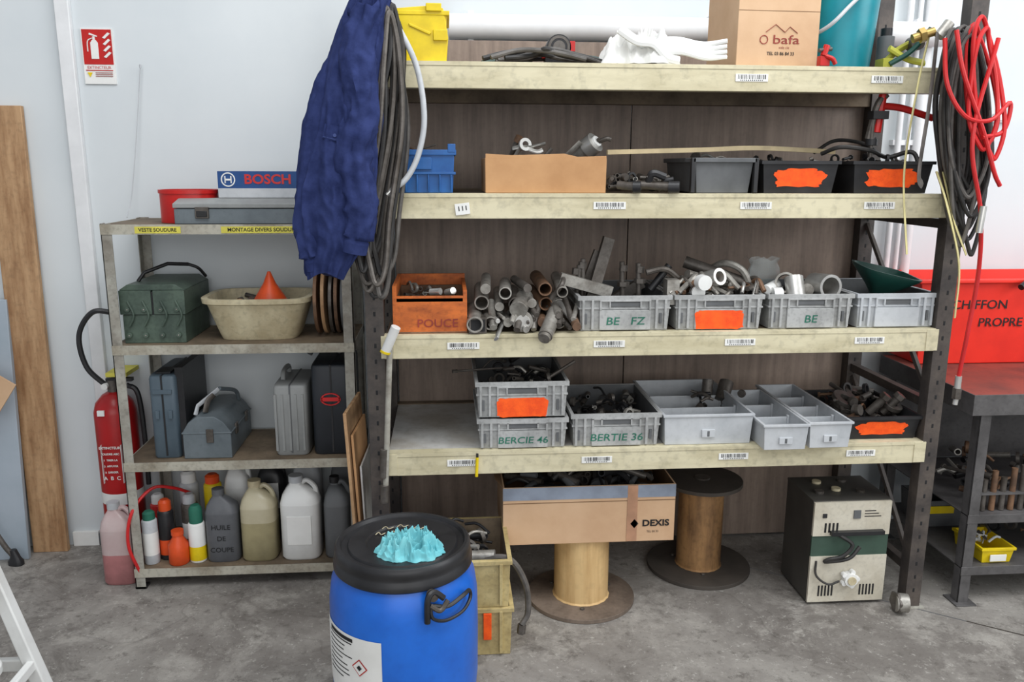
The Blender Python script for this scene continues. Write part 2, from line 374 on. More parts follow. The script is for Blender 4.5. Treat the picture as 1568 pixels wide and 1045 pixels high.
# ---------------------------------------------------------------- plastic euro boxes
def euro(name,x0,x1,z,h,y0=.015,d=.37,label=None,orange=False,col=GREY,cont=None,seed=1,lab_m=GINK):
    random.seed(seed)
    e=bpy.data.objects.new(name,None);bpy.context.collection.objects.link(e)
    b=MB(name+'_body');x0+=.007;x1-=.007;y1=y0+d;w=x1-x0;z0=z+.001
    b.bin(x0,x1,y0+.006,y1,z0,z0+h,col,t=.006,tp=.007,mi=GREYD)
    b.rim(x0,x1,y0+.006,y1,z0+h-.014,z0+h+.001,.005,col)
    b.rim(x0+.003,x1-.003,y0+.009,y1-.003,z0+h*.62,z0+h*.67,.004,col)
    yf=y0
    for fx in(.03,.13,.83,.93):
        b.box(x0+w*fx,x0+w*fx+.008,yf,yf+.012,z0+.006,z0+h-.012,col)
    px0,px1=x0+w*.22,x0+w*.78
    b.box(px0,px1,yf,yf+.012,z0+.004,z0+h*.60,col)
    b.box(px0,px1,yf-.001,yf+.008,z0+h*.84,z0+h*.89,col);b.box(px0+w*.12,px1-w*.12,yf+.002,yf+.01,z0+h*.70,z0+h*.82,GREYD)  # dark-grey box stands in for the shadow inside the grip recess
    b.box(px0,px0+.006,yf-.001,yf+.01,z0+h*.6,z0+h*.86,col);b.box(px1-.006,px1,yf-.001,yf+.01,z0+h*.6,z0+h*.86,col)
    b.box(px0+w*.12-.005,px0+w*.12,yf-.001,yf+.008,z0+h*.66,z0+h*.86,col);b.box(px1-w*.12,px1-w*.12+.005,yf-.001,yf+.008,z0+h*.66,z0+h*.86,col)
    for fx in (.06,.88): b.box(x0+w*fx,x0+w*fx+.008,yf+.004,yf+.012,z0+h*.2,z0+h*.5,GREYD)
    if orange:
        R=[];n=40;cx,cz,hx,hz=(px0+px1)/2,z0+h*.30,(px1-px0)*.49,h*.27
        for i in range(n):
            t=2*math.pi*(i+.5)/n;f=1+.03*math.sin(6*t+seed)+.03*math.sin(13*t)
            R.append((cx+hx*f*math.copysign(abs(math.cos(t))**.22,math.cos(t)),yf-.0012,cz+hz*f*math.copysign(abs(math.sin(t))**.22,math.sin(t))))
        b.add(R,[tuple(range(n))],ORANGE)
    if label: b.text(label,(x0+x1)/2,yf-.001,z0+h*.28,h*.31,lab_m,sx=1.2,shear=.1,bold=.0003)
    b.finish(.001,parent=e)
    if cont:
        c=MB(name+'_contents');junk(c,x0+.018,x1-.018,y0+.025,y1-.02,z0+.02,cont[0],cont[1],s=cont[2],h=cont[3])
        c.box(x0+.016,x1-.016,y0+.022,y1-.016,z0+.009,z0+.012,DSTEEL)
        c.finish(0,parent=e)
    return e
MET=[STEEL,DSTEEL,DSTEEL,RUST,STEEL]
DK=[BLACK,DSTEEL,DSTEEL,RUBBER]
euro('plastic_storage_box',.408,.715,SH[2],.112,label="BE   FZ",cont=(40,MET,.03,.05),seed=2)
euro('plastic_storage_box',.717,1.016,SH[2],.112,orange=True,cont=(80,[STEEL,BRSTEEL,DSTEEL,RUST],.038,.11),seed=3)
euro('plastic_storage_box',1.022,1.314,SH[2],.112,label="BE",cont=(55,[STEEL,BRSTEEL,DSTEEL],.038,.08),seed=4)
euro('plastic_storage_box',1.318,1.598,SH[2],.112,col=GREYL,cont=(30,DK,.03,.05),seed=5)
euro('plastic_storage_box',.088,.390,SH[3],.100,label="BERCIE 46",seed=6)
euro('plastic_storage_box',.083,.390,SH[3]+.104,.118,orange=True,cont=(60,DK+[STEEL],.04,.10),seed=7)
euro('plastic_storage_box',.393,.697,SH[3],.110,label="BERTIE 36",cont=(60,DK+[STEEL],.04,.08),seed=8)
b=MB('steel_rod');b.cyl((.02,.12,.852),(.20,.2,.842),.004,DSTEEL,n=8);b.cyl((.015,.118,.852),(.03,.124,.852),.007,DSTEEL,n=6)
b.cyl((.33,.1,.83),(.42,.12,.88),.006,DSTEEL,n=8)
b.finish(0)
def obin(name,x0,x1,y0,y1,z,h,parts=0,lip=True,m=GREYL):
    b=MB(name);b.bin(x0,x1,y0,y1,z+.001,z+h,m,t=.005,tp=.006);b.rim(x0,x1,y0,y1,z+h-.008,z+h,.004,m)
    for i in range(parts):
        yy=y0+(y1-y0)*(i+1)/(parts+1);b.box(x0+.008,x1-.008,yy-.002,yy+.002,z+.01,z+h*.8,m)
        b.box(x0+.008,x0+.016,yy-.006,yy+.006,z+.01,z+h*.86,m);b.box(x1-.016,x1-.008,yy-.006,yy+.006,z+.01,z+h*.86,m)
    if lip:
        xm=(x0+x1)/2
        b.box(xm-.022,xm+.022,y0-.002,y0+.004,z+h*.25,z+h*.5,m);b.box(xm-.004,xm+.004,y0-.003,y0+.002,z+h*.28,z+h*.46,GREYD)
    b.finish(.001);
obin('grey_open_bin',.702,1.000,.012,.46,SH[3],.105,parts=2)
obin('grey_open_bin',1.010,1.158,-.06,.36,SH[3],.088,parts=2)
obin('grey_open_bin',1.166,1.308,-.05,.42,SH[3],.09,parts=3)
b=MB('pipe_fittings')
random.seed(20);junk(b,.86,1.10,.2,.36,SH[3]+.05,14,DK,s=.035,h=.05)
b.cyl((.99,.30,.68),(1.02,.34,.74),.026,DSTEEL);b.cyl((.94,.32,.68),(.95,.34,.75),.02,DSTEEL);b.finish(0)
def bbin(x0,x1,z,h,seed,s=.03,hh=.06,d=.34,n=40,mats=DK):
    random.seed(seed)
    e=bpy.data.objects.new('black_storage_bin',None);bpy.context.collection.objects.link(e)
    b=MB('black_bin_body');b.bin(x0,x1,.02,.02+d,z+.001,z+h,BLACK,t=.005,tp=.012);b.rim(x0,x1,.02,.02+d,z+h-.01,z+h,.006,BLACK)
    w=x1-x0;cx=x0+w*.5;zc=z+h*.48
    vs=[]
    for i in range(48):
        t=2*math.pi*i/48;f=1+.07*math.sin(5*t+seed)+.05*math.sin(11*t+seed)+.03*math.sin(19*t)
        x=cx+w*.33*f*math.copysign(abs(math.cos(t))**.5,math.cos(t));zz=zc+h*.28*f*math.copysign(abs(math.sin(t))**.6,math.sin(t))
        vs.append((x,.02+.012*(1-(zz-z)/h)-.0012,zz))
    b.add(vs,[tuple(range(48))],ORANGE)
    b.finish(0,parent=e)
    c=MB('black_bin_contents');junk(c,x0+.02,x1-.02,.04,d,z+.02,n,mats,s=s,h=hh);c.finish(0,parent=e)
bbin(1.322,1.582,SH[3],.082,31,s=.045,hh=.09,mats=DK+[DSTEEL,RUST])
bbin(.980,1.222,SH[1],.10,32,hh=.09)
bbin(1.272,1.53,SH[1],.10,33,hh=.10)
b=MB('flange_discs')
random.seed(5)
for (x,y,z,r) in((1.40,.20,.66,.045),(1.40,.20,.68,.04),(1.40,.20,.70,.045),(1.48,.28,.69,.04),(1.53,.12,.70,.035)):
    b.pipe((x,y,z),(x+.004,y-.006,z+.014),r,r*.45,DSTEEL,n=24)
for x in(1.45,1.50): b.cyl((x,.12,.68),(x+.04,.10,.735),.014,DSTEEL);b.cyl((x+.04,.10,.735),(x+.05,.095,.75),.02,DSTEEL,n=6)
b.finish(.001)
b=MB('grey_open_bin')
b.bin(.765,.950,.02,.36,SH[1]+.001,SH[1]+.108,GREYD,t=.006,tp=.01);b.rim(.765,.950,.02,.36,SH[1]+.094,SH[1]+.108,.008,GREYD)
b.box(.752,.766,.012,.03,SH[1]+.002,SH[1]+.108,BLACK);b.box(.950,.964,.012,.03,SH[1]+.002,SH[1]+.108,BLACK);b.finish(.002)
b=MB('metal_offcuts');random.seed(9);junk(b,.79,.93,.05,.33,SH[1]+.03,22,MET,s=.04,h=.09);b.finish(0)
b=MB('blue_storage_bin')
x0,x1,z=-.165,.028,SH[1]
b.bin(x0,x1,.02,.32,z+.001,z+.128,BLUEB,t=.006,tp=.006);b.rim(x0,x1,.02,.32,z+.112,z+.128,.005,BLUEB);b.rim(x0,x1,.02,.32,z+.055,z+.063,.003,BLUEB)
for i in range(6): b.box(x0+.01+i*.034,x0+.014+i*.034,.016,.024,z+.004,z+.055,BLUEB)
b.box(x0+.07,x0+.125,.014,.021,z+.07,z+.105,BLUEB);b.box(x0+.005,x0+.03,.014,.021,z+.11,z+.135,BLUEB);b.box(x1-.02,x1+.003,.014,.03,z+.12,z+.145,BLUEB)
b.finish(.0015)
b=MB('welding_fittings');random.seed(12);junk(b,x0+.02,x1-.02,.05,.29,z+.03,34,[RUST,DSTEEL,STEEL],s=.03,h=.11);b.finish(0)
# ---------------------------------------------------------------- shelf 2 cardboard box & tools
b=MB('open_cardboard_box')
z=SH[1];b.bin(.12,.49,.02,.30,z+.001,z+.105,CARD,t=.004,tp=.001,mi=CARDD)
b.prism([(.121,z+.104),(.489,z+.104),(.489,z+.112),(.40,z+.109),(.36,z+.118),(.20,z+.113),(.121,z+.117)],.02,.0235,CARD)
b.finish(.0008)
b=MB('hand_tools');random.seed(14)
b.cyl((.38,.18,z+.06),(.455,.11,z+.145),.022,STEEL);b.cyl((.445,.12,z+.135),(.468,.10,z+.155),.033,BRSTEEL,n=28);b.cyl((.467,.101,z+.154),(.473,.095,z+.159),.018,WHITE)
b.cyl((.474,.094,z+.16),(.477,.091,z+.163),.006,DSTEEL)
b.tube([(.345,.12,z+.08),(.39,.1,z+.125),(.42,.09,z+.155)],.011,STEEL,flat=.4)
b.tube([(.475,.1,z+.155),(.500,.09,z+.165),(.515,.09,z+.163)],.007,DSTEEL)
b.cyl((.19,.15,z+.07),(.225,.12,z+.16),.008,DSTEEL);b.cyl((.225,.12,z+.155),(.232,.114,z+.172),.012,RUST)
b.tube([(.20,.12,z+.08),(.235,.10,z+.135),(.27,.09,z+.14),(.31,.09,z+.15)],.009,BRSTEEL,flat=.4)
b.tube([(.21,.11,z+.135),(.24,.10,z+.14),(.28,.08,z+.125),(.30,.08,z+.13)],.008,BRSTEEL,flat=.5);b.pipe((.245,.095,z+.145),(.248,.085,z+.147),.020,.010,BRSTEEL)
b.tube([(.30,.1,z+.10),(.33,.09,z+.135)],.006,DSTEEL)
b.finish(0)
b=MB('small_pipe_fittings');random.seed(15)
junk(b,.50,.71,.01,.2,z+.014,34,[DSTEEL,BLACK,DSTEEL,STEEL],s=.035,h=.035)
for x,dx in((.60,.10),(.65,.04),(.53,.05)):
    b.cyl((x,.03,z+.025),(x+dx,-.01,z+.02),.013,DSTEEL);b.cyl((x+dx-.012,-.005,z+.02),(x+dx+.01,-.012,z+.02),.018,BLACK)
b.tube([(.62,.03,z+.02),(.63,.01,z+.06),(.67,.01,z+.05)],.012,BLACK)
b.finish(0)
b=MB('wooden_lath')
pts=[(.50,.07,1.556),(.80,.10,1.565),(1.0,.12,1.572),(1.27,.16,1.562)]
b.tube(pts,.010,mat('lath_wood',(196,178,140),.6),n=4,flat=1);b.finish(0)
b=MB('black_cable');b.tube([(1.20,.1,1.555),(1.24,.05,1.575),(1.33,.04,1.565),(1.42,.1,1.545),(1.48,.06,1.56),(1.50,.04,1.50)],.007,RUBBER);
b.tube([(1.22,.2,1.56),(1.30,.22,1.60),(1.40,.22,1.59),(1.45,.2,1.55)],.006,RUBBER)
b.finish(0)
b=MB('red_bar_clamp')
b.tube([(1.33,.06,1.60),(1.345,.05,1.70),(1.37,.05,1.735)],.012,DSTEEL)
b.tube([(1.34,.05,1.70),(1.42,.05,1.695),(1.53,.05,1.665)],.011,RED);b.tube([(1.35,.05,1.62),(1.36,.05,1.735)],.013,RED)
b.box(1.325,1.375,.03,.07,1.66,1.685,BLACK);b.cyl((1.335,.05,1.545),(1.335,.05,1.66),.007,DSTEEL);b.cyl((1.335,.05,1.58),(1.335,.05,1.60),.018,BLACK)
b.finish(.001)
# ---------------------------------------------------------------- shelf 3 items
z=SH[2]
b=MB('orange_wooden_box');b.bin(-.168,.062,.018,.33,z+.001,z+.112,ORWOOD,t=.012,tp=0,mi=RUST)
b.box(-.169,.063,.0165,.018,z+.002,z+.006,RUST)
b.box(-.168,-.156,.018,.33,z+.11,z+.15,ORWOOD);b.box(.05,.062,.018,.33,z+.11,z+.135,ORWOOD);b.box(-.168,.062,.318,.33,z+.11,z+.15,ORWOOD);b.box(-.156,.05,.018,.03,z+.10,z+.118,ORWOOD)
b.text("POUCE",-.03,.016,z+.032,.036,RINK,sx=1.1,bold=.0003);b.finish(.001)
b=MB('pipe_brackets');random.seed(16);junk(b,-.14,.04,.05,.30,z+.03,34,[RUST,DSTEEL,STEEL],s=.035,h=.09);b.cyl((-.05,.06,z+.125),(-.02,.04,z+.13),.011,BRSTEEL);b.cyl((-.0,.08,z+.12),(.02,.05,z+.13),.011,BRSTEEL);b.finish(0)
b=MB('steel_pipe_offcuts');random.seed(17)
P=[(.085,.03,.026,1),(.135,.03,.022,1),(.19,.03,.02,0),(.235,.035,.03,2),(.30,.03,.022,0),(.355,.025,.02,1),(.395,.03,.018,0),
   (.11,.085,.024,1),(.165,.075,.02,0),(.215,.085,.023,1),(.265,.09,.02,0),(.315,.08,.022,1),(.36,.075,.02,1),
   (.12,.135,.022,0),(.18,.125,.02,1),(.25,.14,.018,0),(.31,.13,.022,1),(.36,.125,.018,1)]
for x,h,r,k in P:
    y0=rnd(-.07,.04) if h<.06 else rnd(0,.09);dx=rnd(-.06,.03);dz=rnd(-.0,.015);m=random.choice([STEEL,DSTEEL,STEEL,DSTEEL,RUST])
    p0=(x,y0,z+h+.002);p1=(x+dx*.6,y0+rnd(.2,.3),z+h+dz)
    if k==1: b.pipe(p0,p1,r,r*.8,m)
    elif k==2: b.cyl(p0,p1,r*1.1,STEEL);b.cyl((x,y0-.004,z+h),(x,y0,z+h),r*.8,BRSTEEL)
    else: b.cyl(p0,p1,r*.75,m)
b.T=Matrix.Translation((.095,.0,z+.002))@Matrix.Rotation(.15,4,'Z');b.box(-.028,.028,0,.25,0,.05,DSTEEL);b.box(-.022,.022,-.002,.0,.006,.044,INK)
b.T=Matrix()
b.tube([(.15,-.03,z-.01),(.17,.03,z+.02),(.2,.12,z+.05)],.011,BRSTEEL,flat=.5)
b.cyl((.30,-.045,z+.0),(.345,.06,z+.06),.023,STEEL);b.cyl((.295,-.055,z-.006),(.30,-.045,z+.0),.019,STEEL)
b.cyl((.22,.0,z+.075),(.25,.1,z+.10),.028,STEEL)
b.tube([(.33,.05,z+.10),(.36,.03,z+.15),(.37,.08,z+.16),(.36,.12,z+.10)],.008,DSTEEL)
for i in range(24):
    x=rnd(.12,.41);b.cyl((x,rnd(-.03,.02),z+rnd(.01,.06)),(x+rnd(-.05,.05),.1,z+rnd(.03,.10)),rnd(.005,.012),random.choice([STEEL,BRSTEEL,DSTEEL,DSTEEL]),n=12)
b.finish(.0006)
def beam_piece(mb,p0,p1,w,t,m,L=True):
    p0=Vector(p0);p1=Vector(p1);d=(p1-p0).normalized();s_=Vector((0,1,0));n_=d.cross(s_).normalized()
    def slab(a0,a1,b0,b1):
        R=[]
        for p in(p0,p1): R.append([p+n_*a0+s_*b0,p+n_*a1+s_*b0,p+n_*a1+s_*b1,p+n_*a0+s_*b1])
        mb.loft(R,m)
    slab(-w/2,w/2,0,t)
    if L: slab(w/2-t,w/2,t,w*.8)
b=MB('angle_iron_pieces')
beam_piece(b,(.46,.10,z+.06),(.53,.14,z+.285),.036,.004,DSTEEL);beam_piece(b,(.36,.06,z+.165),(.53,.08,z+.115),.036,.004,STEEL)
beam_piece(b,(.44,.16,z+.07),(.50,.16,z+.24),.03,.004,DSTEEL);beam_piece(b,(.50,.2,z+.03),(.66,.2,z+.13),.035,.004,DSTEEL)
b.finish(0)
b=MB('threaded_rods')
for x,zz,h in((.42,.10,.20),(.44,.08,.22),(.575,.09,.21),(.63,.1,.205)):
    b.cyl((x,.12,z+.04),(x+rnd(-.01,.01),.12,z+h),.008,DSTEEL);b.cyl((x-.002,.12,z+h-.03),(x,.12,z+h-.01),.014,DSTEEL,n=6);b.cyl((x,.12,z+zz+.04),(x,.12,z+zz+.055),.02,DSTEEL,n=6)
b.finish(0)
b=MB('chrome_fittings');random.seed(19)
b.cyl((.78,.1,z+.17),(.98,.16,z+.11),.016,STEEL);b.cyl((.80,.2,z+.20),(1.0,.12,z+.13),.02,DSTEEL)
b.pipe((.84,.1,z+.15),(.87,.04,z+.17),.028,.018,BRSTEEL);b.cyl((.805,.03,z+.155),(.81,.0,z+.155),.024,WHITE)
b.box(.70,.74,.04,.09,z+.08,z+.16,STEEL);b.cyl((.80,.03,z+.12),(.80,.06,z+.12),.022,WHITE)
b.tube([(.88,.2,z+.17),(.92,.15,z+.2),(.97,.12,z+.18),(1.0,.1,z+.12)],.012,STEEL)
for i in range(24):
    x=rnd(.74,1.0);b.tube([(x,.15,z+rnd(.08,.16)),(x+rnd(-.04,.04),.08,z+rnd(.12,.18)),(x+rnd(-.06,.06),.04,z+rnd(.1,.14))],rnd(.004,.009),random.choice([STEEL,STEEL,BRSTEEL,DSTEEL,RUST]))
b.cyl((.66,.1,z+.12),(.72,.1,z+.20),.012,BLACK);b.tube([(.64,.08,z+.18),(.70,.08,z+.19),(.76,.1,z+.15)],.01,DSTEEL)
b.finish(0)
b=MB('pipe_sections')
b.pipe((1.235,.03,z+.135),(1.22,.12,z+.13),.04,.031,BRSTEEL,n=28);b.pipe((1.10,.07,z+.145),(1.14,.16,z+.13),.034,.027,STEEL,n=24)
b.pipe((1.13,.05,z+.10),(1.13,.08,z+.16),.03,.024,BRSTEEL,n=24);b.cyl((1.05,.05,z+.11),(1.08,.05,z+.11),.022,WHITE);b.cyl((1.17,.06,z+.12),(1.19,.2,z+.12),.022,STEEL)
b.cyl((1.03,.06,z+.12),(1.09,.12,z+.13),.018,WHITE);b.finish(0)
b=MB('clear_plastic_bag');b.T=Matrix.Translation((1.075,.2,z+.11));R=[]
for i,(zz,rx) in enumerate(((0,.045),(.03,.055),(.06,.05),(.085,.045),(.10,.058))):
    R.append([(math.cos(2*math.pi*j/14)*rx*(1+.12*math.sin(j*3.1+i)),math.sin(2*math.pi*j/14)*.025,zz+.008*math.sin(j*2.3+i)) for j in range(14)])
b.loft(R,GAUGE,True,False);b.T=Matrix();b.finish(0)
b=MB('green_funnel')
b.T=Matrix.Translation((1.455,.13,z+.118))@Matrix.Rotation(.22,4,'Y')@Matrix.Rotation(.12,4,'X')
b.rl(0,0,[(-.07,.012,.012),(-.03,.02,.02),(.0,.045,.04),(.052,.100,.085),(.060,.104,.088),(.060,.096,.081),(.0,.038,.034),(-.03,.014,.014)],GRNF,4,36,True,True);b.T=Matrix();b.finish(0)
# ---------------------------------------------------------------- top shelf items
z=SH[0]
b=MB('yellow_pick_bin')
b.prism([(-.17,z+.001),(.008,z+.001),(.014,z+.07),(.0,z+.15),(-.03,z+.158),(-.17,z+.145)],.03,.036,YELLOW)
b.bin(-.17,.01,.036,.25,z+.001,z+.14,YELLOW,t=.005,tp=.004);b.rim(-.17,.01,.036,.25,z+.13,z+.143,.008,YELLOW)
b.box(-.03,.012,.022,.03,z+.06,z+.09,YELLOW);b.box(-.05,-.005,.02,.03,z+.14,z+.162,YELLOW)
b.prism([(-.10,z+.10),(-.04,z+.075),(-.035,z+.082),(-.10,z+.108)],.026,.031,YELLOW);b.finish(.002)
b=MB('cable_bundle');random.seed(21)
for i in range(12):
    m=random.choice([RUBBER,RUBBER,RUBBER,RUBG]) if i else GRNF;x0=rnd(.10,.2);x1=rnd(.42,.6);y=rnd(.02,.2);zz=z+.008+rnd(0,.012)
    b.tube([(x0,y,zz),(x0+.08,y+.02,z+rnd(.02,.04)),((x0+x1)/2,y+rnd(-.02,.04),z+rnd(.03,.05)),(x1-.08,y,z+rnd(.02,.04)),(x1,y+.02,zz)],rnd(.005,.008),m)
b.finish(0)
b=MB('ratchet_tape_roll');b.T=Matrix.Translation((.355,.14,z+.001))
b.pipe((0,.0,.062),(0,.05,.062),.038,.018,BLACK,n=28);b.cyl((0,-.002,.062),(0,.052,.062),.019,DSTEEL);b.pipe((0,-.001,.062),(0,.0,.062),.034,.026,DSTEEL,n=28)
b.box(-.042,.042,-.0,.05,0,.03,BLACK);b.box(-.05,-.036,.0,.05,.03,.06,RED);b.box(.034,.05,.0,.05,.05,.08,RED);b.T=Matrix()
b.finish(.001)
def cloth(name,cx,cy,z0,rx,ry,h,m,seed,nx=80,ny=60,fq=2.2,base=.3):
    b=MB(name);vs=[];fs=[]
    for j in range(ny):
        for i in range(nx):
            u=-1+2*i/(nx-1);v=-1+2*j/(ny-1)
            du=u*math.sqrt(1-v*v/2);dv=v*math.sqrt(1-u*u/2);d=min(1,math.hypot(du,dv));a=math.atan2(dv,du)
            ee=1+.26*noise.noise(Vector((math.cos(a)*1.4+seed,math.sin(a)*1.4,seed)))+.16*noise.noise(Vector((math.cos(a)*4+seed,math.sin(a)*4,seed+2)))
            w1=noise.noise(Vector((du*1.3+seed,dv*1.3,seed+5)));w2=noise.noise(Vector((du*1.3+seed+9,dv*1.3,seed+3)))
            r1=1-abs(noise.noise(Vector((du*fq+w1*1.5+seed,dv*fq+w2*1.5,seed))))*3.0
            r2=1-abs(noise.noise(Vector((du*fq*2.1+w2*2,dv*fq*2.1+w1*2+seed,1))))*3.0
            r3=1-abs(noise.noise(Vector((du*fq*4+w1*3,dv*fq*4+w2*3+seed,4))))*3.0
            q=max(0,r1)**1.5*.5+max(0,r2)**1.5*.32+max(0,r3)**1.5*.14
            fall=max(0,1-d**4)
            vs.append((cx+du*rx*ee+w1*rx*.12,cy+dv*ry*ee+w2*ry*.12,z0+.002+h*(fall*(base+q)+.05*q)))
    for j in range(ny-1):
        for i in range(nx-1): k=j*nx+i;fs.append((k,k+1,k+nx+1,k+nx))
    b.add(vs,fs,m);o=b.finish(0,sub=1,ang=180)
    return o
cloth('white_cloth',.60,.10,z,.13,.09,.095,PAPER,3.3,base=.5)
b=MB('white_work_gloves')
for i in range(4):
    b.tube([(.62,.03+i*.012,z+.034+i*.012),(.70,.025+i*.01,z+.040+i*.012),(.78,.02+i*.01,z+.022+i*.014),(.845,.02,z+.026+i*.015)],(.015,.008),PAPER,flat=.7)
b.tube([(.52,.03,z+.10),(.57,.02,z+.068),(.62,.018,z+.06),(.66,.02,z+.024),(.70,.02,z+.012)],.018,PAPER,flat=.6)
b.box(.63,.70,.01,.06,z+.001,z+.02,PAPER);b.finish(0)
b=MB('cardboard_box');b.T=Matrix.Translation((1.003,.17,z+.001))@Matrix.Rotation(.04,4,'Z')
b.box(-.128,.128,-.13,.13,0,.30,CARD2);b.box(-.129,.129,-.004,.004,.299,.302,BTAPE);b.box(-.128,.128,-.1305,-.1295,.16,.1615,CARDD)
b.text("bafa",.025,-.1312,.078,.036,RINK,sx=1.5,bold=.0002);b.text("TEL 03 86 84 33",.01,-.1312,.038,.013,INK,bold=.0002)
b.tube([(-.04,-.1315,.10),(-.01,-.1315,.122),(.02,-.1315,.10),(.035,-.1315,.116),(.06,-.1315,.098)],.0011,RINK,n=5,sm=False)
b.pipe((-.045,-.1305,.078),(-.045,-.1318,.078),.013,.0108,RINK,n=24)
b.text("xale cie",.02,-.1312,.056,.011,RINK)
b.T=Matrix();b.finish(.002)
b=MB('teal_bucket');b.lathe((1.247,.16,z+.001),[(.098,0),(.103,.004),(.122,.235),(.13,.235),(.13,.25),(.118,.25),(.096,.01)],TEAL,40)
b.tube([(1.12,.13,z+.09),(1.16,.03,z+.12),(1.22,.025,z+.18),(1.30,.05,z+.25)],.006,GREYL)
b.finish(0)
b=MB('red_toggle_clamp');b.tube([(1.135,.0,z+.03),(1.145,.0,z+.06)],.01,RED);b.box(1.125,1.155,-.005,.02,z+.001,z+.03,RED);b.tube([(1.14,.0,z+.03),(1.16,-.01,z+.02),(1.17,-.01,z+.005)],.007,RED);b.cyl((1.12,.0,z+.045),(1.16,.0,z+.05),.006,DSTEEL);b.finish(.001)
b=MB('pipe_bender');b.tube([(1.36,.06,z+.02),(1.40,.05,z+.06),(1.48,.04,z+.10)],.013,LIME,flat=.6);b.tube([(1.36,.04,z+.06),(1.42,.04,z+.03),(1.48,.05,z+.02)],.013,LIME,flat=.6)
b.tube([(1.36,.03,z+.012),(1.42,.02,z+.05),(1.47,.01,z+.115)],.008,GRNF);b.cyl((1.44,.02,z+.075),(1.44,.06,z+.075),.022,DSTEEL);b.cyl((1.49,.0,z+.09),(1.52,.0,z+.13),.016,STEEL);b.box(1.34,1.37,.03,.08,z+.001,z+.03,LIME)
b.finish(0)
b=MB('aerosol_can');b.cyl((1.405,.15,z+.001),(1.405,.15,z+.11),.026,GREYD);b.cyl((1.405,.15,z+.11),(1.405,.15,z+.135),.018,BLACK);b.finish(.001)
# ---------------------------------------------------------------- jacket and cables on left upright
def ridge(x,y,z): return 1-2.6*abs(noise.noise(Vector((x,y,z))))
b=MB('work_jacket');random.seed(3)
prof=[(2.12,-.185,.018,.02),(2.05,-.188,.034,.035),(1.96,-.196,.050,.05),(1.88,-.218,.062,.056),(1.79,-.240,.074,.062),(1.70,-.257,.080,.064),(1.62,-.270,.086,.066),(1.54,-.288,.096,.068),(1.46,-.305,.106,.07),(1.40,-.312,.104,.068),(1.33,-.318,.092,.06),(1.27,-.328,.074,.05),(1.22,-.345,.056,.042),(1.20,-.35,.050,.04)]
rings=[];n=150;Np=150
for k in range(Np):
    t=k/(Np-1)*(len(prof)-1);i=min(int(t),len(prof)-2);f=t-i
    q=[prof[i][j]*(1-f)+prof[i+1][j]*f for j in range(4)];R=[]
    for j in range(n):
        a=2*math.pi*j/n;ca,sa=math.cos(a),math.sin(a)
        # long hanging folds that drift sideways, plus sharper diagonal creases
        w=.014*ridge(ca*1.5+q[0]*.8,sa*1.5,q[0]*1.4)
        w+=.007*ridge(ca*2.6+q[0]*2.5,sa*2.6+3,q[0]*5.5)
        w+=.0035*ridge(ca*4+q[0]*6,sa*4,q[0]*13)
        w*=min(1,(2.12-q[0])*4+.15)
        R.append((q[1]+q[2]*ca+w*ca*.7,-.08+q[3]*sa+w*sa*1.3,q[0]+.012*math.sin(3*a)))
    rings.append(R)
b.loft(rings,NAVY)
def sleeve(mb,pts,rs,seed):
    P=smoothpath(pts,False,18);N=len(P);R=[];a=Vector((1,0,0));nn=44
    for i,p in enumerate(P):
        d=((P[min(i+1,N-1)])-(P[max(i-1,0)])).normalized();a=(a-d*a.dot(d)).normalized();c=d.cross(a)
        t=i/(N-1)*(len(rs)-1);q=min(int(t),len(rs)-2);r=rs[q]+(rs[q+1]-rs[q])*(t-q);ring=[]
        for j in range(nn):
            an=2*math.pi*j/nn
            w=.008*ridge(math.cos(an)*1.3+seed,math.sin(an)*1.3,i*.045)+.0065*ridge(math.cos(an)*1.2+seed,math.sin(an)*1.2+i*.05,i*.11+7)+.003*ridge(math.cos(an)*3,math.sin(an)*3+seed,i*.2)
            if i>N-7: w=.002
            if i==N-7: w=-.003
            ring.append(p+(a*math.cos(an)+c*math.sin(an)*.75)*(r+w))
        R.append(ring)
    mb.loft(R,NAVY)
sleeve(b,[(-.20,-.14,1.93),(-.232,-.150,1.80),(-.222,-.160,1.67),(-.252,-.160,1.53),(-.238,-.15,1.39),(-.262,-.14,1.27)],[.028,.040,.037,.042,.038,.034],1)
sleeve(b,[(-.26,-.07,1.83),(-.328,-.085,1.70),(-.368,-.095,1.50),(-.385,-.105,1.33),(-.372,-.11,1.215)],[.026,.034,.040,.036,.028],5)
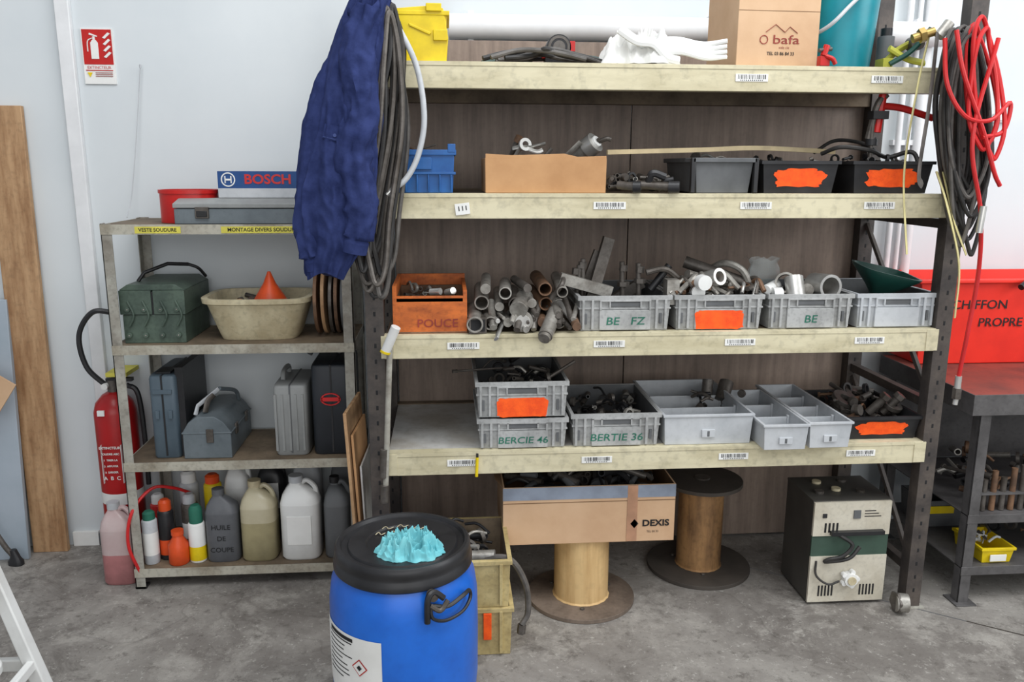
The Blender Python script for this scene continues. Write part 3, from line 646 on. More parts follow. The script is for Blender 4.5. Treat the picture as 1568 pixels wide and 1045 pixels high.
# pocket flap, collar and stitching
b.T=Matrix.Translation((-.298,-.158,1.60))@Matrix.Rotation(.22,4,'Y')@Matrix.Rotation(-.12,4,'X')
b.box(-.032,.032,-.004,.004,-.022,.018,NAVY);b.box(-.030,.030,-.0052,-.004,-.019,-.0175,NAVYT);b.cyl((0,-.004,-.008),(0,-.007,-.008),.005,NAVYT,n=12);b.T=Matrix()
b.tube([(-.15,-.10,1.97),(-.175,-.135,1.93),(-.215,-.145,1.90),(-.255,-.12,1.92)],.013,NAVY,flat=.5)
b.finish(0,sub=0,ang=60)
b=MB('hanging_cable_coil');random.seed(6)
for i in range(17):
    m=random.choice([RUBBER,RUBG,RUBBER,RUBBER,DSTEEL]);o=rnd(-.03,.03);w=rnd(.015,.045);zb=rnd(1.13,1.30);y=-.06+rnd(-.05,.03);xt=-.15+rnd(-.02,.015)
    xb=-.225+o*1.3
    b.tube([(xt,y,1.93+rnd(-.03,.02)),(xt-.005-w*.4,y-.01,1.8),(-.18+o-w*.8,y-.01,1.6),(xb-w,y,1.35),(xb-w*.6,y,zb+.04),(xb,y-.01,zb),(xb+w*.8,y,zb+.05),(xb+w+.01,y+.01,1.38),(-.155+o+w*.5,y+.02,1.62),(xt+.015+w*.25,y+.01,1.82)],rnd(.0055,.0085),m,closed=True,n=8)
b.finish(0)
b=MB('white_air_hose');b.tube([(-.16,-.04,1.93),(-.12,-.06,1.88),(-.075,-.06,1.78),(-.058,-.06,1.65),(-.075,-.06,1.55),(-.11,-.06,1.48),(-.155,-.06,1.443)],.0085,GREYL,n=12);b.cyl((-.155,-.06,1.443),(-.17,-.06,1.43),.011,BRSTEEL);b.finish(0)
b=MB('coat_hook');b.box(-.24,-.20,-.02,0,1.90,1.99,DSTEEL);b.tube([(-.22,-.01,1.94),(-.20,-.08,1.93),(-.17,-.11,1.95)],.006,DSTEEL);b.finish(0)
b=MB('broom_handle');b.cyl((-.205,-.025,.46),(-.175,-.02,1.0),.009,POSTG);b.cyl((-.208,-.025,.545),(-.203,-.025,.64),.012,DSTEEL);b.cyl((-.208,-.025,.46),(-.205,-.025,.52),.013,DSTEEL);b.cyl((-.19,-.03,.955),(-.155,-.045,1.035),.015,WHITE);b.cyl((-.192,-.03,.95),(-.189,-.03,.958),.016,YELLOW);b.finish(.001)
b=MB('yellow_marker');b.cyl((.087,-.012,.535),(.09,-.012,.60),.005,YELLOW);b.cyl((.09,-.012,.60),(.09,-.012,.612),.004,BLACK);b.finish(0)
b=MB('plywood_sheets')
def sheet(xa,ya,xb,yb,h,t,m,lean=.03):
    d=Vector((xb-xa,yb-ya,0)).normalized();nn=Vector((-d.y,d.x,0))*t
    q=[Vector((xa,ya,.001)),Vector((xb,yb,.001)),Vector((xb,yb,.001))+nn,Vector((xa,ya,.001))+nn]
    b.loft([q,[v+Vector((-lean,0,h)) for v in q]],m)
sheet(-.290,.03,-.270,.29,.74,.010,PLANK,.035);sheet(-.277,.05,-.262,.29,.66,.008,CARD,.03);sheet(-.265,.06,-.256,.29,.55,.006,WBOARD,.02)
b.finish(.001)
# ---------------------------------------------------------------- right hanging hoses
def coil(name,cx,cy,zt,zb,w,n,r,m,seed,lean=0,tilt=0):
    random.seed(seed);b=MB(name)
    for i in range(n):
        ox=rnd(-.02,.02);ww=w*rnd(.5,1.15);y=cy+rnd(-.035,.035);t=zt+rnd(-.02,.02);q=zb+rnd(-.08,.10);mm=random.choice(m) if isinstance(m,list) else m
        h=t-q;l2=lean*rnd(.4,1.3)
        b.tube([(cx+ox,y,t),(cx+ox-ww*.6,y-.01,t-h*.12),(cx+ox-ww+l2*.4,y,t-h*.4),(cx-ww*.85+l2*.7,y,t-h*.75),(cx-ww*.3+l2,y,q+.01),(cx+l2+ww*.2,y,q),(cx+l2*.9+ww*.8,y,t-h*.78),(cx+l2*.5+ww,y+.01,t-h*.45),(cx+ww*.7,y+.01,t-h*.12)],r,mm,closed=True,n=8)
    return b
b=coil('hanging_cable_coil',1.535,-.06,1.90,1.34,.060,15,.0062,[RUBBER,RUBG,RUBBER,RUBBER,RUBG],40,lean=.09);b.finish(0)
b=coil('red_air_hose',1.545,-.10,1.92,1.52,.060,3,.0065,REDH,41,lean=.08)
b.tube([(1.60,-.12,1.88),(1.55,-.13,1.6),(1.61,-.12,1.38),(1.64,-.1,1.2),(1.635,-.09,1.0),(1.63,-.08,.86)],.0065,REDH)
b.tube([(1.45,-.1,1.88),(1.46,-.12,1.75),(1.52,-.13,1.66),(1.60,-.13,1.65),(1.66,-.12,1.70),(1.65,-.12,1.62),(1.58,-.13,1.60)],.0065,REDH)
b.tube([(1.47,-.12,1.90),(1.50,-.13,1.78),(1.58,-.13,1.62),(1.63,-.13,1.50),(1.66,-.12,1.46)],.0065,REDH)
b.cyl((1.63,-.08,.86),(1.63,-.08,.82),.010,BRSTEEL);b.cyl((1.63,-.08,.82),(1.63,-.08,.785),.014,DSTEEL,n=6);b.cyl((1.63,-.08,.785),(1.628,-.08,.765),.008,BRSTEEL)
b.cyl((1.61,-.13,1.40),(1.605,-.13,1.32),.010,BRSTEEL);b.finish(0)
b=MB('webbing_straps')
b.tube([(1.43,-.05,1.89),(1.40,-.07,1.75),(1.385,-.07,1.5),(1.42,-.07,1.25)],.008,YSTRAP,n=6,flat=.3)
b.tube([(1.45,-.06,1.90),(1.43,-.09,1.7),(1.42,-.09,1.5),(1.44,-.08,1.46)],.018,RUBG,n=6,flat=.2)
b.tube([(1.50,-.05,1.50),(1.52,-.09,1.40),(1.58,-.09,1.22),(1.60,-.07,1.05)],.011,YSTRAP,n=6,flat=.3)
b.tube([(1.52,-.05,1.50),(1.55,-.09,1.35),(1.60,-.09,1.25)],.009,YSTRAP,n=6,flat=.3)
b.finish(0)
b=MB('brass_hose_coupling');b.cyl((1.38,-.05,1.885),(1.44,-.06,1.905),.013,mat('brass',(176,150,90),.35,.8));b.cyl((1.40,-.052,1.892),(1.415,-.055,1.897),.022,_m['brass'],n=6);b.finish(0)
# ---------------------------------------------------------------- left unit items
z=LS[0]
b=MB('red_metal_tin');b.rl(-.885,.47,[(z+.001,.098,.085),(z+.10,.098,.085),(z+.10,.102,.089),(z+.112,.102,.089),(z+.112,.094,.081),(z+.01,.092,.08)],RED,2.4,40);b.finish(0)
b=MB('steel_toolbox')
b.box(-.905,-.45,.345,.52,z+.001,z+.052,TGREY)
b.loft([[(-.908,.342,z+.054),(-.447,.342,z+.054),(-.447,.523,z+.054),(-.908,.523,z+.054)],[(-.908,.342,z+.068),(-.447,.342,z+.068),(-.447,.523,z+.068),(-.908,.523,z+.068)],[(-.895,.37,z+.085),(-.46,.37,z+.085),(-.46,.50,z+.085),(-.895,.50,z+.085)]],CASEG)
b.box(-.835,-.79,.336,.344,z+.02,z+.058,DSTEEL);b.box(-.83,-.795,.333,.338,z+.025,z+.045,BLACK)
b.finish(.002)
b=MB('tool_carton');b.box(-.77,-.35,.40,.48,z+.0865,z+.175,mat('blue_carton',(28,72,130),.5));
b.text("BOSCH",-.603,.3985,z+.147,.044,RED,sx=1.1,bold=.0012);b.pipe((-.735,.40,z+.147),(-.735,.3985,z+.147),.024,.020,PAPER,n=28);b.box(-.745,-.725,.3985,.4,z+.144,z+.150,PAPER);b.box(-.747,-.743,.3985,.4,z+.135,z+.159,PAPER);b.box(-.727,-.723,.3985,.4,z+.135,z+.159,PAPER)
b.box(-.77,-.35,.399,.40,z+.0866,z+.118,GREYL);b.finish(.001)
z=LS[1]
b=MB('green_cantilever_toolbox')
b.box(-1.112,-.905,.37,.66,z+.001,z+.10,GREEN)
b.box(-1.118,-1.012,.365,.665,z+.102,z+.185,GREEN);b.box(-1.005,-.90,.365,.665,z+.102,z+.185,GREEN)
b.box(-1.108,-.91,.372,.655,z+.099,z+.104,BLACK);b.box(-1.03,-.985,.37,.66,z+.1,z+.18,BLACK)
for x0 in(-1.112,-1.002):
    for k in range(2):
        for q in(0,1):
            b.cyl((x0+.02+k*.055,.366,z+.03+q*.09),(x0+.02+k*.055,.358,z+.03+q*.09),.009,GREEN,n=14);b.cyl((x0+.02+k*.055,.359,z+.03+q*.09),(x0+.02+k*.055,.3565,z+.03+q*.09),.003,STEEL,n=8)
        b.tube([(x0+.022+k*.05,.362,z+.06),(x0+.04+k*.05,.360,z+.10),(x0+.022+k*.05,.362,z+.15)],.004,GREEN,n=6)
b.prism([(-1.118,z+.186),(-.90,z+.186),(-.93,z+.205),(-1.09,z+.205)],.37,.66,GREEN)
b.tube([(-1.08,.45,z+.205),(-1.06,.46,z+.235),(-.99,.5,z+.262),(-.93,.54,z+.255)],.007,BLACK,sm=False);b.tube([(-.93,.54,z+.255),(-.90,.55,z+.24),(-.89,.6,z+.205)],.006,BLACK)
b.finish(.003)
b=MB('plastic_tub')
b.rl(-.67,.50,[(z+.001,.132,.10),(z+.02,.14,.108),(z+.13,.175,.14),(z+.135,.19,.15),(z+.152,.192,.152),(z+.152,.172,.136),(z+.02,.132,.10)],CREAMP,4.5,48);b.finish(0)
b=MB('wood_scraps');random.seed(22);junk(b,-.80,-.54,.40,.60,z+.06,30,[DSTEEL,BOARD,PLANK,RUST],s=.05,h=.07);b.finish(0)
b=MB('orange_funnel');b.T=Matrix.Translation((-.63,.46,z+.125));b.lathe((0,0,0),[(.062,0),(.060,.008),(.022,.07),(.008,.105),(.005,.112)],FUNO);b.T=Matrix();b.finish(0)
b=MB('grinding_disc_stack')
for i,(x,r,m) in enumerate(((-.472,.125,RUST),(-.445,.13,PLANK),(-.42,.12,DSTEEL),(-.40,.125,RUST),(-.378,.118,GREYD))):
    b.pipe((x,.52,z+r+.002),(x+.012,.52,z+r+.002),r,.02,m,n=36)
b.finish(.001)
z=LS[2]
def case(mb,x0,x1,y0,y1,z0,z1,m,mh=BLACK,split=True):
    cx,cy=(x0+x1)/2,(y0+y1)/2;hx,hy=(x1-x0)/2,(y1-y0)/2
    mb.rl(cx,cy,[(z0,hx*.93,hy*.97),(z0+.008,hx,hy),(z1-.012,hx,hy),(z1-.003,hx*.95,hy*.98),(z1,hx*.88,hy*.95)],m,9,48)
    if split: mb.box(cx-.003,cx+.003,y0-.002,y1+.002,z0+.01,z1+.001,mh)
b=MB('tool_case');case(b,-1.052,-.955,.37,.66,z+.001,z+.305,TBLUE);b.box(-1.035,-.97,.365,.372,z+.24,z+.255,TBLUE)
for x in(-1.03,-.985): b.box(x,x+.012,.362,.372,z+.15,z+.18,TBLUE)
b.box(-1.03,-.98,.40,.48,z+.306,z+.312,BLACK)
b.box(-.962,-.935,.39,.66,z+.001,z+.33,BLACK);b.finish(.002)
b=MB('grey_gable_toolbox')
b.prism([(-.942,z+.001),(-.775,z+.001),(-.775,z+.10),(-.80,z+.135),(-.83,z+.155),(-.89,z+.155),(-.92,z+.135),(-.942,z+.10)],.36,.66,TGREY)
b.box(-.946,-.771,.358,.662,z+.092,z+.098,TGREY);b.box(-.86,-.835,.354,.36,z+.06,z+.11,DSTEEL);
b.box(-.776,-.769,.42,.45,z+.07,z+.11,DSTEEL);b.box(-.776,-.769,.57,.60,z+.07,z+.11,DSTEEL)
b.tube([(-.905,.40,z+.15),(-.90,.42,z+.18),(-.83,.45,z+.235)],.009,GREYL,sm=False,flat=.5);b.tube([(-.83,.45,z+.235),(-.80,.55,z+.20),(-.80,.6,z+.15)],.008,TGREY)
b.tube([(-.87,.40,z+.16),(-.86,.41,z+.20),(-.84,.42,z+.22)],.012,DSTEEL,flat=.4)
b.finish(.002)
b=MB('power_tool_case');case(b,-.625,-.503,.37,.62,z+.001,z+.262,CASEG,GREYD);
for q in range(5): b.box(-.62+q*.024,-.612+q*.024,.366,.372,z+.02,z+.23,CASEG)
b.tube([(-.60,.45,z+.262),(-.60,.47,z+.29),(-.60,.56,z+.29),(-.60,.58,z+.262)],.009,CASEG);b.finish(0)
b=MB('black_tool_case');case(b,-.49,-.345,.37,.64,z+.001,z+.335,CASEB,BLACK)
b.T=Matrix.Translation((-.42,0,z+.21))@Matrix.Diagonal((1.3,1,.85,1));b.pipe((0,.370,0),(0,.364,0),.027,.023,REDH,n=28);b.T=Matrix();b.box(-.452,-.388,.364,.369,z+.203,z+.217,REDH)
b.tube([(-.52,.56,z+.335),(-.50,.56,z+.36),(-.43,.56,z+.37),(-.40,.56,z+.34)],.012,GREYD);b.finish(0)
z=LS[3]
def can(name,x,y,r,h,m,cap,hc,label=None):
    b=MB(name);b.lathe((x,y,z+.001),[(r*.95,0),(r,.004),(r,h*.93),(r*.92,h*.96),(r*.5,h)],m)
    b.lathe((x,y,z+.001+h*.95),[(r*.55,0),(r*.8,.0),(r*.78,hc*.8),(r*.5,hc)],cap)
    if label: b.lathe((x,y,z+.001+h*label[0]),[(r*1.01,0),(r*1.01,h*label[1])],label[2],cap0=False,cap1=False)
    b.finish(0)
can('spray_can',-1.095,.385,.027,.175,GREYL,GINK,.035,(.2,.5,PAPER))
can('spray_can',-1.048,.42,.028,.195,BLACK,FUNO,.045,(.1,.3,FUNO))
can('spray_can',-1.10,.50,.028,.19,RED,WHITE,.04)
can('spray_can',-.93,.39,.030,.155,PAPER,GINK,.07,(.05,.35,YELLOW))
can('spray_can',-.975,.47,.03,.20,DSTEEL,GREYL,.04,(.3,.3,PAPER))
can('spray_can',-.90,.52,.033,.26,YELLOW,FUNO,.04)
can('spray_can',-1.0,.56,.035,.25,GREYL,WHITE,.05)
b=MB('orange_oil_can');b.lathe((-.995,.375,z+.001),[(.033,0),(.036,.005),(.036,.075),(.02,.10),(.018,.115)],FUNO);b.cyl((-.995,.375,z+.112),(-.995,.375,z+.128),.022,FUNO);b.finish(0)
def jug(name,x0,x1,y0,y1,h,m,cap,label=None,handle=True,zz=None,lt=None,fill=None):
    z0=(z if zz is None else zz)+.001;cx,cy=(x0+x1)/2,(y0+y1)/2;hx,hy=(x1-x0)/2,(y1-y0)/2;b=MB(name)
    if fill:
        b.rl(cx,cy,[(z0,hx*.9,hy*.9),(z0+.01,hx,hy),(z0+h*fill[0],hx,hy)],fill[1],3.6,40,True,False)
        b.rl(cx,cy,[(z0+h*fill[0],hx,hy),(z0+h*.68,hx,hy)],m,3.6,40,False,False)
    else: b.rl(cx,cy,[(z0,hx*.9,hy*.9),(z0+.01,hx,hy),(z0+h*.68,hx,hy)],m,3.6,40,True,False)
    b.rl(cx,cy,[(z0+h*.68,hx,hy),(z0+h*.78,hx*.88,hy*.9),(z0+h*.86,hx*.55,hy*.6,-hx*.12),(z0+h*.9,hx*.32,hx*.32,-hx*.2),(z0+h*.93,hx*.3,hx*.3,-hx*.2)],m,3.6,40,False,True)
    b.cyl((cx-hx*.2,cy,z0+h*.92),(cx-hx*.2,cy,z0+h),hx*.36,cap)
    if handle: b.tube([(cx-hx*.05,cy,z0+h*.88),(cx+hx*.35,cy,z0+h*.93),(cx+hx*.75,cy,z0+h*.84),(cx+hx*.8,cy,z0+h*.7)],.009,m)
    if label: b.box(cx-hx*.6,cx+hx*.6,y0-.0015,y0+.003,z0+h*label[0],z0+h*label[1],label[2])
    if lt:
        for i,t in enumerate(lt): b.text(t,cx,y0-.002,z0+h*(.5-.16*i),.026,INK,bold=.0001)
    b.finish(0)
jug('grey_chemical_jug',-.895,-.775,.36,.44,.275,GREYJ,GREYJ,handle=False,lt=("HUILE","DE","COUPE"))
jug('yellowed_jerrycan',-.770,-.640,.355,.47,.30,YELJ,CREAMP,fill=(.5,mat('yellow_fluid',(166,156,120),.3)))
jug('white_jerrycan',-.625,-.480,.355,.47,.315,WHITE,GREYL,label=(.2,.55,PAPER))
jug('dark_jerrycan',-.468,-.37,.36,.50,.30,GREYD,BLACK)
jug('dark_oil_bottle',-.745,-.635,.53,.63,.34,BLACK,BLACK,label=(.4,.7,PAPER))
jug('yellow_cap_jug',-.86,-.76,.50,.60,.34,WHITE,YELLOW)
jug('grey_chemical_jug',-.61,-.50,.54,.64,.36,GREYL,GREYL)
jug('dark_jerrycan',-.465,-.37,.56,.66,.36,GREYD,BLACK)
jug('pink_fluid_jerrycan',-1.272,-1.152,.36,.45,.31,PINKJ,GREYL,zz=0,fill=(.38,mat('pink_fluid',(180,120,120),.3)))
b=MB('red_signal_hose');b.tube([(-1.12,.335,.05),(-1.15,.32,.18),(-1.13,.33,.30),(-1.08,.40,.36),(-1.02,.45,.34),(-.98,.5,.30)],.006,REDH);b.finish(0)
# ---------------------------------------------------------------- fire extinguisher
b=MB('fire_extinguisher')
cx,cy=-1.262,.60
b.lathe((cx,cy,.10),[(.055,0),(.07,.008),(.075,.03),(.075,.50),(.066,.535),(.04,.565),(.022,.575)],EXRED,40)
b.lathe((cx,cy,.245),[(.0757,0),(.0757,.045)],PAPER,40,False,False)
for i,(t,q) in enumerate((("EXTINCTEUR",.013),("POUDRE ABC",.011),("1  TIRER LA",.010),("2  APPUYER",.010),("3  DIRIGER",.010),("A  B  C",.020))):
    b.text(t,cx-.004,cy-.0765,.475-i*.024,q,PAPER,bold=.0003)
for s_ in(-1,1): b.box(cx+s_*.036-.0008,cx+s_*.036+.0008,cy-.0765,cy-.066,.335,.485,PAPER)
b.cyl((cx,cy,.67),(cx,cy,.72),.018,DSTEEL);b.box(cx-.02,cx+.075,cy-.012,cy+.012,.715,.728,BLACK);b.box(cx-.01,cx+.07,cy-.01,cy+.01,.69,.70,BLACK);b.cyl((cx-.02,cy-.03,.70),(cx-.02,cy-.01,.70),.012,PAPER)
b.box(cx-.035,cx-.01,cy-.078,cy-.068,.60,.62,PAPER)
b.tube([(cx-.02,cy-.01,.70),(cx-.075,cy-.03,.78),(cx-.085,cy-.04,.90),(cx-.03,cy-.04,.985),(cx+.04,cy-.02,.98)],.010,BLACK)
b.tube([(cx+.05,cy,.70),(cx+.09,cy,.66),(cx+.1,cy,.45),(cx+.098,cy,.30)],.010,BLACK)
b.box(cx-.03,cx+.03,.675,.72,.50,.56,EXRED);b.box(cx-.015,cx+.06,cy-.02,.71,.735,.75,YLAB);b.finish(0)
# ---------------------------------------------------------------- under rack
def spool(name,cx,cy,rf,rc,h,mc,mf,top=False):
    b=MB(name);b.lathe((cx,cy,.001),[(rf,0),(rf,.014)],mf,48)
    n=40;R=[]
    for zz in(.015,.02,h*.5,h-.002,h):
        k=1.06 if zz<.018 else 1
        R.append([(cx+math.cos(2*math.pi*i/n)*rc*k*(1+(.02 if i%2 else 0)),cy+math.sin(2*math.pi*i/n)*rc*k*(1+(.02 if i%2 else 0)),zz) for i in range(n)])
    b.loft(R,mc)
    if top: b.lathe((cx,cy,h),[(top,0),(top,.014)],mf,48);b.cyl((cx,cy,h+.014),(cx,cy,h+.02),.03,DSTEEL)
    for i in range(3):
        t=i*2.1+.4;b.cyl((cx+math.cos(t)*rc*1.25,cy+math.sin(t)*rc*1.25,.015),(cx+math.cos(t)*rc*1.25,cy+math.sin(t)*rc*1.25,.021),.008,DSTEEL,n=6)
    b.finish(.001)
spool('wooden_cable_spool',.465,.165,.190,.095,.255,WOODS,SPBASE)
spool('wooden_cable_spool',.955,.36,.195,.083,.345,WOODD,SPDARK,top=.15)
b=MB('large_cardboard_box');z=.257
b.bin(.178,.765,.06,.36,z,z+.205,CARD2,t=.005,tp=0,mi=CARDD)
b.box(.1775,.7655,.0585,.06,z+.160,z+.204,TAPE);b.box(.60,.635,.0582,.06,z+.002,z+.204,BTAPE);b.box(.1785,.765,.0588,.0598,z+.148,z+.150,CARDD)
b.text("DEXIS",.70,.0582,z+.065,.032,INK,sx=1.1,bold=.001);b.prism([(.612,z+.065),(.626,z+.082),(.640,z+.065),(.626,z+.048)],.0582,.06,INK)
b.text("TEL 00 33",.69,.0582,z+.035,.010,INK)
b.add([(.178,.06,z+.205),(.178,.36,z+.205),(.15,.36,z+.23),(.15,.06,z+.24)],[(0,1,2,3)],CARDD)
b.finish(0)
b=MB('packed_scrap_parts');random.seed(44);junk(b,.20,.74,.09,.34,z+.05,80,DK+[GREYD,RUBBER],s=.07,h=.17);b.finish(0)
b=MB('electrical_power_unit')
x0,x1,y0,y1=1.25,1.525,.04,.27
b.box(x0,x1,y0+.01,y1,.012,.385,ELECS);b.box(x0,x1,y0,y0+.012,.012,.185,ELEC);b.box(x0,x1,y0,y0+.012,.262,.385,ELEC);b.box(x0,x1,y0+.004,y0+.012,.185,.262,ELECG)
b.box(x0-.002,x1+.002,y0+.01,y1,.383,.389,ELECS)
for x in(x0+.02,x1-.05):
    for y in(y0+.02,y1-.05): b.box(x,x+.03,y,y+.03,0,.013,BLACK)
for i in range(4): b.box(x0+.04+i*.014,x0+.047+i*.014,y0-.001,y0+.002,.275,.31,INK)
for i in range(5): b.box(x0+.035+i*.012,x0+.041+i*.012,y0-.001,y0+.002,.035,.075,INK)
for i in range(5): b.box(x1-.09+i*.012,x1-.084+i*.012,y0-.001,y0+.002,.035,.075,INK)
b.box(x0+.14,x0+.165,y0-.004,y0,.325,.355,GREYD);b.box(x0+.03,x0+.045,y0-.003,y0,.33,.345,BLACK)
for i in range(3): b.box(x0+.18,x0+.24-i*.01,y0-.001,y0+.001,.33+i*.01,.333+i*.01,INK)
b.box(x0+.06,x0+.25,y0-.018,y0,.268,.282,BLACK);b.tube([(x0+.09,y0-.01,.27),(x0+.13,y0-.03,.24),(x0+.10,y0-.03,.20),(x0+.06,y0-.02,.185),(x0+.05,y0-.01,.17),(x0+.12,y0-.03,.19),(x0+.16,y0-.025,.23)],.007,RUBBER)
b.cyl((x0+.14,y0,.105),(x0+.14,y0-.03,.105),.024,PAPER,n=10);b.cyl((x0+.14,y0-.03,.105),(x0+.14,y0-.036,.105),.015,CREAMP)
for i in range(5): t=i*1.256;b.cyl((x0+.14+.026*math.cos(t),y0-.005,.105+.026*math.sin(t)),(x0+.14+.026*math.cos(t),y0-.022,.105+.026*math.sin(t)),.009,PAPER,n=10)
b.tube([(x0+.10,y0-.02,.10),(x0+.06,y0-.02,.09),(x0+.02,y0-.01,.12),(x0+.02,y0,.17)],.004,RUBBER)
for i,(x,y) in enumerate(((.05,.08),(.12,.10),(.2,.08),(.08,.17),(.18,.18))): b.cyl((x0+x,y0+y,.389),(x0+x,y0+y,.398),.016,CREAMP if i%2 else DSTEEL)
b.finish(.0015)
b=MB('steel_coupling');b.cyl((1.532,-.03,.041),(1.572,-.04,.041),.032,STEEL);b.cyl((1.53,-.03,.041),(1.54,-.03,.041),.038,DSTEEL,n=6);b.finish(.002)
e=bpy.data.objects.new('stacked_crates',None);bpy.context.collection.objects.link(e)
b=MB('crates_body')
for z0,z1,o in((.001,.165,0),(.166,.325,-.006)):
    b.bin(-.07+o,.19+o,-.18,.14,z0,z1,CRATE,t=.008,tp=.005,mi=BOARD);b.rim(-.07+o,.19+o,-.18,.14,z1-.014,z1,.006,CRATE)
    for x in(-.03,.06,.15): b.box(x,x+.01,-.188,-.176,z0+.01,z1-.01,CRATE)
b.box(.10,.125,-.1885,-.182,.06,.15,ORANGE);b.finish(.001,parent=e)
b=MB('crates_contents');random.seed(50);junk(b,-.05,.17,-.16,.12,.20,40,[BLACK,STEEL,DSTEEL,BLACK],s=.05,h=.14)
b.tube([(.08,-.12,.30),(.18,-.14,.31),(.235,-.13,.22),(.245,-.13,.12),(.225,-.14,.08)],.010,RUBG);b.cyl((.225,-.14,.08),(.222,-.14,.05),.014,DSTEEL,n=6)
b.cyl((.03,-.1,.30),(.14,-.12,.31),.02,STEEL);b.finish(0,parent=e)
# ---------------------------------------------------------------- drum
b=MB('blue_plastic_drum')
cx,cy=-.125,-.47
b.lathe((cx,cy,0.001),[(.165,0),(.178,.012),(.186,.06),(.196,.16),(.1975,.30),(.196,.40),(.189,.45),(.174,.482),(.168,.50)],BLUE,72)
b.lathe((cx,cy,.482),[(.165,0),(.178,.0),(.183,.005),(.183,.020),(.178,.027),(.177,.036),(.179,.042),(.178,.056),(.172,.063),(.164,.063),(.160,.054),(.146,.052),(.142,.058),(.098,.058),(.094,.053),(.0,.053)],BLACK,72)
def onr(t,r,zz): return (cx+math.cos(t)*r,cy+math.sin(t)*r,zz)
t0=math.radians(-70);H=.052
b.tube([onr(t0+.05,.204,.400+H),onr(t0+.25,.210,.392+H),onr(t0+.50,.210,.402+H),onr(t0+.64,.206,.400+H),onr(t0+.64,.208,.378+H),onr(t0+.45,.214,.362+H),onr(t0+.2,.214,.358+H),onr(t0+.04,.210,.372+H)],.0055,BLACK,closed=True,flat=.8)
b.tube([onr(t0-.02,.206,.36+H),onr(t0-.01,.206,.42+H),onr(t0+.08,.200,.435+H),onr(t0+.2,.206,.415+H)],.008,BLACK);b.cyl(onr(t0+.07,.186,.425+H),onr(t0+.07,.206,.425+H),.013,DSTEEL)
b.tube([onr(t0+.02,.206,.405+H),onr(t0+.13,.214,.39+H),onr(t0+.24,.212,.41+H)],.0065,DSTEEL)
vs=[];k=20
for i in range(k+1):
    t=math.radians(-172+68*i/k)
    for zz in(.10,.20,.30,.36): vs.append(onr(t,{.10:.1915,.20:.1980,.30:.1987,.36:.1980}[zz],zz))
b.add(vs,[(4*i+q,4*i+4+q,4*i+5+q,4*i+1+q) for i in range(k) for q in range(3)],PAPER)
def band(ta,tb,za,zb,m,r=.1992):
    vs=[]
    for j in range(9):
        t=math.radians(ta+(tb-ta)*j/8)
        for zz in(za,zb): vs.append(onr(t,r,zz))
    b.add(vs,[(2*j,2*j+2,2*j+3,2*j+1) for j in range(8)],m)
random.seed(77)
for i in range(9): band(-160,-138+rnd(-4,12),.335-i*.013,.338-i*.013,INK)
band(-158,-128,.342,.352,INK)
def dia(tc,zc,s,m,r):
    b.add([onr(math.radians(tc)-s/.2,r,zc),onr(math.radians(tc),r,zc-s),onr(math.radians(tc)+s/.2,r,zc),onr(math.radians(tc),r,zc+s)],[(0,1,2,3)],m)
dia(-122,.280,.024,RED,.2000);dia(-122,.280,.020,PAPER,.2006);dia(-122,.280,.008,INK,.2012)
random.seed(8)
for (x,y,tw) in((-.185,-.395,.03),(-.145,-.385,.03),(-.10,-.40,.03),(-.20,-.43,.025),(-.16,-.425,.025)):
    b.tube([(x,y,.5400),(x+tw*.3,y+.014,.5400),(x+tw*.6,y,.5400),(x+tw,y+.010,.5400)],.0012,CREAMP,n=4)
b.finish(0)
cloth('teal_rag',-.10,-.53,.538,.095,.066,.068,TEALR,7.1,fq=2.8,base=.18)
# ---------------------------------------------------------------- workbench at right
b=MB('steel_workbench')
b.box(1.75,3.0,0,.60,.742,.77,TABT);b.box(1.748,3.002,-.004,.0,.70,.772,TABM);b.box(1.746,1.75,-.004,.60,.70,.772,TABM)
for x in(1.785,2.90):
    for y in(.01,.54):
        b.box(x,x+.004,y,y+.04,0,.742,TABM);b.box(x,x+.04,y,y+.004,0,.742,TABM);b.box(x-.015,x+.06,y-.02,y+.06,0,.006,TABM)
for zz in(.335,.14): b.box(1.785,2.94,.01,.58,zz-.005,zz,TABM);b.box(1.785,2.94,.008,.011,zz-.03,zz+.002,TABM)
b.box(1.79,2.93,.57,.575,.34,.74,TABM);b.finish(.001)
b=MB('red_plastic_tray')
b.bin(1.765,2.70,.40,.69,.771,1.105,REDB,t=.008,tp=.035);b.rim(1.765,2.70,.40,.69,1.09,1.105,.014,REDB)
b.text("CHIFFON",2.01,.4085,1.005,.048,INK,sx=1.1,bold=.0004);b.text("PROPRE",2.105,.4155,.935,.048,INK,sx=1.05,bold=.0004)
b.finish(.004)
b=MB('black_lever_tool');b.tube([(2.12,.35,1.08),(2.25,.40,1.14),(2.42,.45,1.23)],.012,BLACK);b.finish(0)
b=MB('bench_parts');random.seed(60);junk(b,1.83,2.5,.06,.5,.36,60,[DSTEEL,RUST,BLACK,STEEL],s=.05,h=.06)
for i in range(9): b.cyl((1.86+i*.035,.05,.337),(1.86+i*.035,.05,.47+rnd(-.02,.05)),.010,RUST if i%2 else DSTEEL)
b.box(1.84,2.6,.03,.07,.40,.405,TABM);b.finish(0)
b=MB('yellow_storage_bin');b.bin(1.87,1.99,.03,.2,.141,.20,YELLOW,t=.004,tp=.008);b.rim(1.87,1.99,.03,.2,.19,.20,.004,YELLOW);b.box(1.90,1.96,.026,.03,.15,.175,PAPER);b.finish(.001)
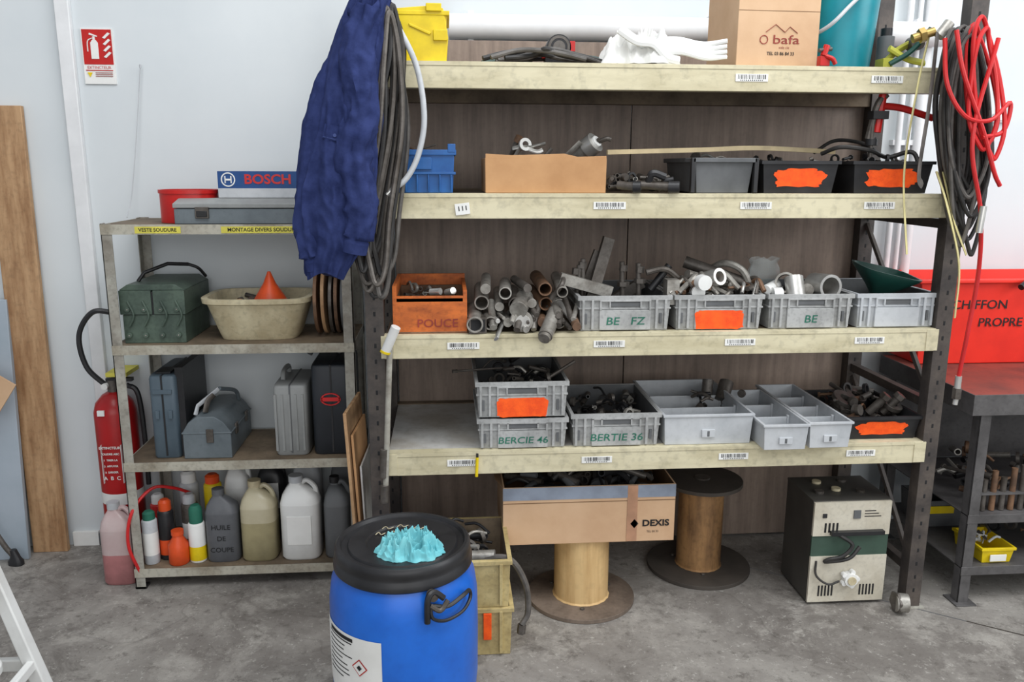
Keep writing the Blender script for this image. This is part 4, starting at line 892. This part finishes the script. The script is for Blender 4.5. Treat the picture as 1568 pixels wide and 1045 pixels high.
b=MB('lower_bench_parts');random.seed(61);junk(b,1.88,1.98,.05,.18,.18,14,[PAPER,GREYL,DSTEEL],s=.03,h=.04);junk(b,2.02,2.6,.06,.5,.16,40,[DSTEEL,RUST,BLACK,BLUEB,YELLOW],s=.05,h=.08);b.finish(0)
b=MB('grey_parts_tray');b.bin(1.83,2.0,.33,.5,.141,.25,GREYD,t=.004,tp=.008);b.box(1.85,1.95,.325,.33,.20,.23,YELLOW);b.finish(.001)
# ---------------------------------------------------------------- camera & lights
a=math.radians(4.6);p=math.radians(12.0);r=math.radians(0.2)
F=Vector((math.sin(a)*math.cos(p),math.cos(a)*math.cos(p),-math.sin(p)));R=Vector((math.cos(a),-math.sin(a),0));U=R.cross(F)
R2=R*math.cos(r)+U*math.sin(r);U2=U*math.cos(r)-R*math.sin(r)
cd=bpy.data.cameras.new('camera');cam=bpy.data.objects.new('camera',cd);bpy.context.collection.objects.link(cam);cd.lens=28.8;cd.sensor_width=36
M=Matrix((R2,U2,-F)).transposed().to_4x4();M.translation=(0,-2.5,1.51);cam.matrix_world=M;sc.camera=cam
def area(name,loc,tgt,sx,sy,e,col=(1,1,1)):
    l=bpy.data.lights.new(name,'AREA');l.shape='RECTANGLE';l.size=sx;l.size_y=sy;l.energy=e;l.color=col
    o=bpy.data.objects.new(name,l);bpy.context.collection.objects.link(o);o.location=loc
    o.rotation_euler=(Vector(tgt)-Vector(loc)).to_track_quat('-Z','Y').to_euler()
area('skylight',(1.0,-1.5,4.2),(.7,-.5,0),4.5,2.2,150,(.98,.99,1))
area('window_and_fill_light',(4.2,-2.0,2.6),(1.0,.4,1.0),2.0,2.0,72,(.97,.99,1))
area('window_and_fill_light',(.6,-6.5,2.2),(.4,.5,.9),6,2.8,115,(1,.995,.98))  # added fill behind the camera to brighten the shelf interiors; no window seen there
w=bpy.data.worlds.new('world');sc.world=w;w.use_nodes=True;bg=w.node_tree.nodes['Background'];bg.inputs[0].default_value=(.88,.93,1,1);bg.inputs[1].default_value=.46
